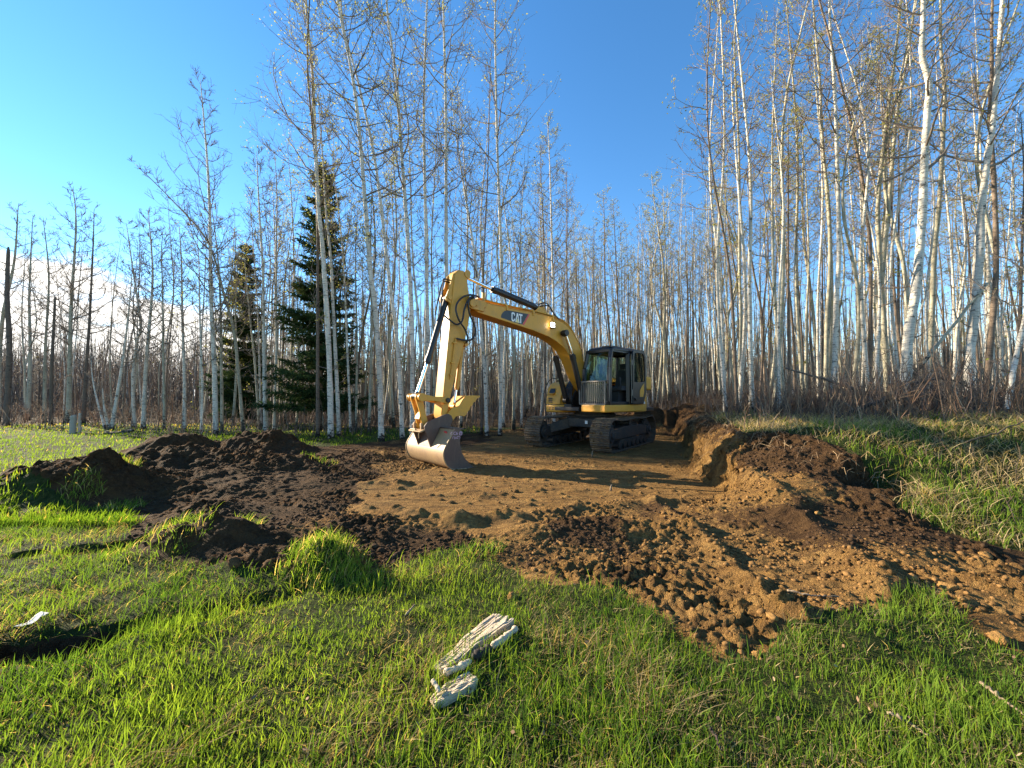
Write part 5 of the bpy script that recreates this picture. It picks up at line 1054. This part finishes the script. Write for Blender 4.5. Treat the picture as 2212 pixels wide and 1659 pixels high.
# ---- stick
SF = [(4.80, 4.17), (4.95, 4.165), (5.03, 4.08), (5.09, 3.60), (5.17, 2.78), (5.31, 1.40), (5.345, 1.06), (5.33, .95)]
SBk = [(5.16, .95), (5.19, 1.10), (5.13, 1.40), (5.00, 1.89), (4.80, 2.52), (4.67, 3.05), (4.61, 3.42), (4.655, 3.62), (4.69, 3.80), (4.72, 4.08)]
s_ = Bd(); s_.prism(SF + SBk, -.165, .165); ST = s_.obj('stick', 'yellow_paint', EX, .014)
for s in (1, -1):
    k_ = Bd(); k_.prism([(4.98, 4.13), (5.06, 4.06), (5.13, 3.80), (5.24, 3.52), (5.22, 3.45), (5.14, 3.42), (5.10, 3.36), (5.09, 3.28), (5.06, 3.6)], s * .10, s * .135); k_.obj('cylinder_lug', 'yellow_paint', ST, .008)
    k_ = Bd(); k_.cyl((5.14, s * .13, 3.53), (5.14, s * .155, 3.53), .055, n=18); k_.obj('pin', 'yellow_paint', ST, .004)
    k_ = Bd(); k_.prism([(4.66, 4.02)] + [(4.71 + .085 * math.cos(a), 4.115 + .09 * math.sin(a)) for a in np.linspace(-2.2, 2.6, 12)] , s * .166, s * .185); k_.obj('pin_plate', 'yellow_paint', ST, .006)
pp = Bd(); pp.tube([(5.01, .195, 2.68), (5.05, .195, 2.52), (5.11, .195, 2.05), (5.15, .195, 1.78)], .014, 8); pp.obj('pipe', 'yellow_paint', ST)
for x, z in ((5.045, 2.56), (5.095, 2.13), (5.125, 1.88)):
    c_ = Bd(); c_.box((x, .185, z), (.09, .05, .035)); c_.obj('pipe_clamp', 'yellow_paint', ST, .004)
pt = Bd(); pt.cyl((4.86, .165, 3.1), (4.86, .17, 3.1), .008, n=8); pt.cyl((4.90, .165, 3.08), (4.90, .17, 3.08), .008, n=8); pt.obj('bolt', 'black_steel', ST)
# hoses looping round the stick
for pts, y in (([(4.42, 3.66), (4.70, 3.63), (4.88, 3.565), (5.02, 3.42), (5.08, 3.24), (5.00, 3.03), (4.83, 2.86), (4.76, 2.66), (4.77, 2.58)], .27),
               ([(4.42, 3.64), (4.62, 3.62), (4.77, 3.52), (4.87, 3.28), (4.94, 3.03), (5.08, 2.93), (5.22, 3.0), (5.33, 3.12)], .30),
               ([(4.55, 3.62), (4.77, 3.48), (4.73, 3.22), (4.60, 3.01), (4.58, 2.80), (4.72, 2.64), (4.90, 2.63), (5.02, 2.66)], .28)):
    h_ = Bd(); h_.tube([(x, (.19 if i in (0, len(pts) - 1) else y + .02 * math.sin(i * 1.7)), z) for i, (x, z) in enumerate(pts)], .020, 8, 50); h_.obj('hose', 'hose', EX)
for pts in ([(5.05, 0, 3.95), (5.22, .02, 3.93), (5.26, .05, 3.75), (5.33, .06, 3.2), (5.40, .06, 3.0)], [(5.05, -.05, 3.92), (5.20, -.06, 3.88), (5.30, -.08, 3.5), (5.37, -.08, 3.15)], [(2.45, .08, 3.82), (2.15, .10, 3.90), (1.95, .12, 3.72), (1.80, .14, 3.56)], [(2.40, .12, 3.78), (2.10, .14, 3.82), (1.9, .16, 3.62), (1.7, .15, 3.52)]):
    h_ = Bd(); h_.tube(pts, .017, 8, 30); h_.obj('hose', 'hose', EX)
# linkage
def linkbar(name, p, q, y, w, th, r, mat='yellow_paint', par=None):
    p, q = np.array(p), np.array(q); u = unit(q - p); v = np.array([-u[1], u[0]]); a0 = math.atan2(u[1], u[0])
    poly = [(p[0] + r * math.cos(a0 + math.pi / 2 + t), p[1] + r * math.sin(a0 + math.pi / 2 + t)) for t in np.linspace(0, math.pi, 8)] + [tuple(p + (q - p) * .5 - v * w)] + [(q[0] + r * math.cos(a0 - math.pi / 2 + t), q[1] + r * math.sin(a0 - math.pi / 2 + t)) for t in np.linspace(0, math.pi, 8)] + [tuple(p + (q - p) * .5 + v * w)]
    b_ = Bd(); b_.prism(poly, y - th / 2, y + th / 2); return b_.obj(name, mat, par or EX, .008)
A_, B_, C_, D_ = (5.83, 1.40), (5.235, 1.34), (5.68, .82), (5.24, .95)
for s in (1, -1): linkbar('idler_link', A_, B_, s * .205, .045, .045, .075); linkbar('power_link', A_, C_, s * .105, .055, .05, .08)
pw = Bd(); pw.box((5.755, 0, 1.1), (.05, .2, .30), Matrix.Rotation(-.25, 3, 'Y')); pw.obj('link_web', 'yellow_paint', EX, .006)
pn = Bd(); pn.cyl((A_[0], -.26, A_[1]), (A_[0], .26, A_[1]), .058, n=20); pn.cyl((A_[0], .235, A_[1]), (A_[0], .265, A_[1]), .085, n=20); pn.cyl((A_[0], -.265, A_[1]), (A_[0], -.235, A_[1]), .085, n=20); pn.cyl((C_[0], -.235, C_[1]), (C_[0], .235, C_[1]), .06, n=20); pn.obj('link_pin', 'yellow_paint', EX, .006)
pn = Bd(); pn.cyl((B_[0], -.25, B_[1]), (B_[0], .27, B_[1]), .05, n=18); pn.cyl((D_[0], -.27, D_[1]), (D_[0], .27, D_[1]), .085, n=20); pn.obj('link_pin', 'black_steel', EX, .006)
# ---- thumb and its cylinder on the back of the stick
th_poly = [(5.30, .90), (5.27, 1.02), (5.13, 1.18), (4.97, 1.21), (4.88, 1.34), (4.80, 1.43), (4.62, 1.445), (4.42, 1.44), (4.40, 1.42), (4.50, 1.36), (4.53, 1.31), (4.58, 1.29), (4.61, 1.23), (4.66, 1.20), (4.69, 1.13), (4.74, 1.09), (4.77, 1.03), (4.83, .99), (4.92, 1.01), (5.03, 1.00), (5.12, .90), (5.2, .84)]
for s in (1, -1):
    t_ = Bd(); t_.prism(th_poly, s * .20, s * .235); TH_ = t_.obj('thumb', 'yellow_paint', EX, .006)
    if s == 1: THUMB = TH_
tw = Bd(); tw.loft([[(x, y, z) for y in (-.2, .2) for z in ()] or [(4.97, -.2, 1.19), (4.97, .2, 1.19), (4.97, .2, 1.22), (4.97, -.2, 1.22)], [(4.80, -.2, 1.40), (4.80, .2, 1.40), (4.80, .2, 1.43), (4.80, -.2, 1.43)], [(4.43, -.2, 1.42), (4.43, .2, 1.42), (4.43, .2, 1.44), (4.43, -.2, 1.44)]]); tw.obj('plate', 'yellow_paint', THUMB, .004)
ram('thumb_cylinder', (4.735, 2.56), (4.87, 1.60), (4.94, 1.20), .05, .028, 0.0, 'yellow_paint', .06, .004)
tl = Bd(); 
for s in (1, -1): tl.prism([(4.84, 2.78), (4.70, 2.66), (4.66, 2.56), (4.72, 2.49), (4.86, 2.42)], s * .07, s * .095)
tl.cyl((4.735, -.12, 2.56), (4.735, .18, 2.56), .05, n=16); tl.obj('cylinder_lug', 'yellow_paint', ST, .006)
# ---- bucket
HW = .78
OUTER = [(5.22, .80), (5.42, .79), (5.50, .64), (5.575, .53), (5.645, .41), (5.66, .29), (5.62, .165), (5.54, .06), (5.42, .012), (5.26, .0), (5.08, -.004)]
def offset(pts, d):
    P = np.array(pts); T = np.gradient(P, axis=0); T /= np.linalg.norm(T, axis=1)[:, None]; return [tuple(p + d * np.array([-t[1], t[0]])) for p, t in zip(P, T)]
OS = [tuple(p) for p in spline([(x, 0, z) for x, z in OUTER[1:]], 22)[:, (0, 2)]]; INN = offset(OS, -.028) if offset(OS, -.028)[10][0] < OS[10][0] else offset(OS, .028)
bs = Bd(); bs.prism(OS + INN[::-1], -HW, HW); BK = bs.obj('bucket', 'bucket_steel', EX, .004)
for s in (1, -1):
    sp = Bd(); sp.prism(OS[::1] + [(4.96, .0), (5.07, .09), (5.16, .19), (5.235, .30), (5.285, .48), (5.295, .64), (5.26, .79)], s * (HW + .001), s * (HW - .03)); sp.obj('side_plate', 'bucket_dark', BK, .006)
    rim = Bd(); rim.tube([(x, s * (HW + .004), z) for x, z in OS], .014, 6, 40); rim.obj('side_rim', 'bucket_steel', BK)
tp = Bd(); tp.prism([(5.20, .765), (5.44, .775), (5.44, .805), (5.20, .795)], -HW, HW); tp.obj('top_plate', 'bucket_dark', BK, .006)
ce = Bd(); ce.prism([(5.14, -.012), (5.14, .02), (4.98, .012), (4.86, -.012)], -HW - .02, HW + .02); ce.obj('cutting_edge', 'bucket_dark', BK, .004)
for s in (1, -1):
    ep = Bd(); ep.prism([(5.14, .93), (5.17, 1.02), (5.25, 1.06), (5.33, 1.05), (5.72, .915), (5.79, .83), (5.78, .74), (5.70, .55), (5.645, .40), (5.55, .55), (5.44, .79), (5.2, .79)], s * .24, s * .285); ep.obj('ear_plate', 'bucket_dark', BK, .008)
vt = Bd(); vt.raw([(5.44, -.24, .79), (5.44, .24, .79), (5.65, .24, .42), (5.65, -.24, .42), (5.47, -.24, .85), (5.47, .24, .85)], [(0, 1, 2, 3), (4, 5, 2, 3), (0, 1, 5, 4)]); vt.obj('saddle_plate', 'bucket_dark', BK)
qc = Bd(); qc.box((5.82, 0, .735), (.10, .52, .03), Matrix.Rotation(.35, 3, 'Y')); qc.box((5.78, -.16, .80), (.05, .05, .17)); qc.box((5.78, .14, .80), (.05, .05, .17)); qc.cyl((5.86, -.16, .755), (5.86, .05, .755), .02, n=10); qc.box((5.83, .12, .66), (.02, .02, .16)); qc.obj('coupler_catch', 'bucket_steel', BK, .008)
sq_ = Bd(); sq_.box((5.468, .55, .70), (.01, .10, .085), Matrix.Rotation(.52, 3, 'Y')); sq_.obj('badge', 'red', BK, .003)
# chalked writing on the side plate
def writing(txt, size, loc, rotm, mat, par, name='chalk_writing'):
    cu = bpy.data.curves.new(name, 'FONT'); cu.body = txt; cu.size = size; cu.extrude = .0006; cu.align_x = 'CENTER'; cu.align_y = 'CENTER'
    o = bpy.data.objects.new(name, cu); COL.objects.link(o); dg = bpy.context.evaluated_depsgraph_get(); me = bpy.data.meshes.new_from_object(o.evaluated_get(dg)); bpy.data.objects.remove(o); me.materials.clear(); me.materials.append(M[mat])
    q = bpy.data.objects.new(name, me); COL.objects.link(q); q.parent = par; q.matrix_local = Matrix.Translation(loc) @ rotm; return q
SIDE = Matrix(((-1, 0, 0, 0), (0, 0, 1, 0), (0, 1, 0, 0), (0, 0, 0, 1)))         # text plane facing the machine's left side
b = NB('chalk'); b.bsdf((.62, .42, .55), .8); M['chalk'] = b.m
writing('GC6 @', .085, (5.37, HW + .004, .70), SIDE, 'chalk', BK); writing("1'(\u00d82\")".replace('\u00d8', 'o'), .07, (5.38, HW + .004, .62), SIDE, 'chalk', BK)
np_ = Bd(); np_.prism([(-.735, 1.222), (-.585, 1.222), (-.60, 1.275), (-.725, 1.285)], 1.257, 1.2585); NPL = np_.obj('number_plate', 'white', VP)
writing('314', .05, (-.655, 1.2592, 1.248), SIDE, 'decal', NPL, 'number')

# ------------------------------------------------------------------ split wood in the grass
b = NB('split_wood'); co = b.coord('Object'); nn = b.noise(b.coord('Object', (7, 130, 130)), 1.0, 5, .65); n2 = b.noise(co, 9, 5, .6)
b.bsdf(b.mix(b.math('MULTIPLY', n2, .5), b.ramp(nn, [(.3, (.22, .155, .095)), (.46, (.52, .42, .30)), (.72, (.66, .57, .45))]), (.50, .38, .24)), .75, 0, b.bump(nn, .8, .008), .2); M['wood'] = b.m
def slab(name, le, ri_, hl, hr, thick, lab, fray=.05):
    """split slab: grain strips run between a left and a right edge (zoomed px), each strip with its own height and torn ends"""
    W = lambda pts, hs: np.array([(*gd((1450 + x * .3316) * .57604, (2200 + y * .3316) * .57604, h_), h_) for (x, y), h_ in zip(pts, hs)])
    L_, R_ = spline(W(le, hl), 26), spline(W(ri_, hr), 26); c = (L_.mean(0) + R_.mean(0)) / 2; L_, R_ = L_ - c, R_ - c; ax = R_[-1] - R_[0]; ang = math.atan2(ax[1], ax[0]); ca, sa = math.cos(-ang), math.sin(-ang)
    rot = lambda P: np.c_[P[:, 0] * ca - P[:, 1] * sa, P[:, 0] * sa + P[:, 1] * ca, P[:, 2]]
    L_, R_ = rot(L_), rot(R_); NS = 15; bd = Bd(); t = np.linspace(0, 1, 26)
    for k in range(NS):
        v0, v1 = k / NS, (k + 1) / NS + .004; a = int(abs(rng.normal(0, fray * 18))) if rng.random() < .8 else 0; z_ = int(abs(rng.normal(0, fray * 26))); sl = slice(min(a, 8), 26 - min(z_, 9)); dz = rng.normal(0, .0014) + .001 * math.sin(k * 1.3)
        w_ = .0025 * np.sin(t * 17 + k) + .003 * rng.normal(0, 1, 26).cumsum() / 5
        A_, B_ = L_ + (R_ - L_) * v0, L_ + (R_ - L_) * v1; rings = [[tuple(A_[i] + (0, 0, dz + w_[i])), tuple(B_[i] + (0, 0, dz + w_[i])), tuple(B_[i] * (1, 1, 0) + (0, 0, B_[i][2] - thick)), tuple(A_[i] * (1, 1, 0) + (0, 0, A_[i][2] - thick))] for i in range(26)][sl]
        bd.loft(rings)
    o = bd.obj(name, 'wood', None, 0); o.data.set_sharp_from_angle(angle=RAD(20)); o.location = c; o.rotation_euler = (0, 0, ang); return tag(o, lab, 'plank', 'split wood in the grass')
slab('wood_slab', [(525, 885), (650, 790), (760, 690), (880, 560), (1040, 430), (1140, 350), (1205, 300)], [(620, 935), (800, 830), (900, 745), (1050, 620), (1250, 495), (1400, 390), (1440, 350)],
     [.03, .032, .035, .038, .04, .042, .045], [.04, .05, .055, .06, .06, .058, .052], .05, 'long splintered slab of pale wood lying in the grass')
slab('wood_block', [(490, 1265), (560, 1185), (640, 1125), (760, 1045), (930, 955)], [(540, 1320), (650, 1260), (800, 1180), (960, 1100), (1040, 1045)], [.022, .028, .032, .035, .04], [.035, .048, .052, .052, .05], .05, 'short pale broken block of wood nearest the camera', .03)
def stick3(name, pts, r_, mat, lab, cat='stick', z0=.05):
    W = np.array([(*gd((1450 + x * .3316) * .57604, (2200 + y * .3316) * .57604, z0 + dz), z0 + dz) for x, y, dz in pts]); c = W[0].copy(); q = spline(W - c, 16); A = Acc(); rad_ = r_ * (1 + .2 * rng.normal(0, 1, 16)); rad_[-1] *= .3; rad_[0] *= .3; A.tube(q, rad_, 6); o = link(name, A.mesh(name), M[mat]); o.location = c; return tag(o, lab, cat, 'split wood in the grass')
stick3('wood_splinter', [(640, 975, 0), (800, 920, .0), (960, 830, .01)], .016, 'wood', 'thin pale splinter between the two bigger wood pieces')
stick3('bark_strip', [(960, 800, .01), (1060, 760, .01), (1180, 690, .0)], .022, 'dead_bark', 'charred dark bit of bark beside the long slab')
stick3('wood_splinter', [(1180, 680, .0), (1320, 590, .0), (1480, 455, .01)], .018, 'wood', 'pale splinter half hidden in grass right of the long slab')
stick3('wood_splinter', [(510, 1050, .03), (560, 1120, .02), (600, 1190, .01)], .010, 'wood', 'upright frayed splinter at the left of the short block')
stick3('wood_splinter', [(205, 330, .0), (260, 270, .01), (320, 200, .01)], .006, 'drystick', 'small grey stick in the grass left of the long slab')
def twig_at(pts, r_, mat, lab, cat='stick'):
    W = np.array([(*gd(x * .57604, y * .57604, .03), .03) for x, y in pts]); W[:, 2] = ground(W[:, 0], W[:, 1])[0] + .035; c = W[0].copy(); q = spline(W - c, 22); q += rng.normal(0, r_ * .35, q.shape); A = Acc(); A.tube(q, np.linspace(r_, r_ * .35, 22) * (1 + .25 * rng.normal(0, 1, 22)), 6); o = link('dry_stick', A.mesh('dry_stick'), M[mat]); o.location = c; tag(o, lab, cat, 'dry sticks in the grass')
twig_at([(3330, 2680), (3400, 2710), (3480, 2750)], .009, 'drystick', 'pale flat stick in the lower right grass'); twig_at([(3680, 2560), (3760, 2620), (3840, 2680)], .008, 'drystick', 'long dry stick at the lower right edge')
twig_at([(2950, 2245), (3040, 2265), (3150, 2270)], .007, 'drystick', 'thin root lying on the dark soil in front of the right grass'); twig_at([(2660, 2740), (2690, 2790), (2705, 2830)], .008, 'brown_bark', 'small brown stick in the grass near the bottom')
# scrap of white plastic film in the left grass
A = Acc(); x0, y0 = gd(52, 1335, .05); g0 = float(gz(x0, y0)[0]); N_ = 12; uu, vv = np.meshgrid(np.linspace(0, 1, N_), np.linspace(0, 1, 6)); W_ = np.c_[(uu.ravel() - .5) * .10 + .02 * np.sin(vv.ravel() * 9), (vv.ravel() - .5) * .06 + .05 * uu.ravel(), .02 + .012 * np.sin(uu.ravel() * 5 + vv.ravel() * 6) + .05 * uu.ravel() ** 2]
ii = (np.arange(5)[:, None] * N_ + np.arange(N_ - 1)[None]).ravel(); A.add(W_, np.stack([ii, ii + 1, ii + N_ + 1, ii + N_], -1)); b = NB('plastic_film'); b.leaf((.72, .76, .82), (.6, .62, .66), .4); M['film'] = b.m
o = link('plastic_scrap', A.mesh('plastic_scrap'), M['film']); o.location = (x0, y0, g0); tag(o, 'crumpled white plastic scrap in the grass above the torn hole', 'plastic scrap')
# wooden survey stake and small splinter standing on the pit floor
for px, py, h_, lab in ((2220, 1715, .16, 'small broken stub standing on the floor before the near track'), (2290, 1848, .10, 'tiny splintered stub on the pit floor in front of the excavator')):
    x, y = gd(px * .57604, py * .57604); A = Acc(); A.tube([(0, 0, -.03), (.004, 0, h_ * .6), (.015, 0, h_)], [.018, .015, .006], 6); o = link('wood_stub', A.mesh('wood_stub'), M['drystick']); o.location = (x, y, float(gz(x, y)[0])); tag(o, lab, 'stub', 'stubs on the pit floor')
# leaf litter and roots
n = 1500; x = rng.uniform(-4, 6, n); y = 1.0 + 6 * rng.random(n) ** 1.6; h, dr, dk, li = ground(x, y); k = (dr < .4); A = Acc(); c3 = np.c_[x[k], y[k], h[k] + .02 + .03 * rng.random(k.sum())]; leaf_quads(A, c3, rng.uniform(.006, .015, k.sum()), rng)
me = A.mesh('leaf_litter', False); b = NB('dead_leaf'); b.bsdf(b.ramp(b.noise(b.coord('Object'), 7, 2), [(.3, (.10, .06, .035)), (.5, (.20, .13, .08)), (.7, (.30, .22, .15))]), .9, spec=.1); M['dead_leaf'] = b.m
tag(link('leaf_litter', me, M['dead_leaf']), 'old brown leaves strewn through the grass', None, None, 'stuff')
A = Acc(); edge = [(6.4, 13.5), (5.2, 10.8), (4.5, 8.6), (4.1, 7.4), (3.75, 6.4), (3.9, 5.6), (4.1, 4.9), (4.5, 4.5), (4.0, 3.9)]
E_ = spline([(x, y, 0) for x, y in edge], 400)
for i in range(520):
    p = E_[rng.integers(400)] + np.array([rng.normal(0, .14), rng.normal(0, .1), 0]); z = float(ground(p[:1], p[1:2])[0][0]); d = np.array([rng.normal(-.6, .5), rng.normal(-.2, .6), rng.normal(-.1, .35)]); d = unit(d) * rng.uniform(.08, .32); p[2] = z - .01
    A.tube([p, p + d * .5 + np.array([0, 0, .04]), p + d + np.array([0, 0, -.08])], [.0045, .003, .0015], 4, False, np.array(((.11, .065, .035), (.20, .13, .07), (.32, .22, .12))[rng.integers(3)]))
tag(link('roots', A.mesh('roots'), M['stem']), 'torn roots and fibres along the edge of the cut bank', None, None, 'stuff')
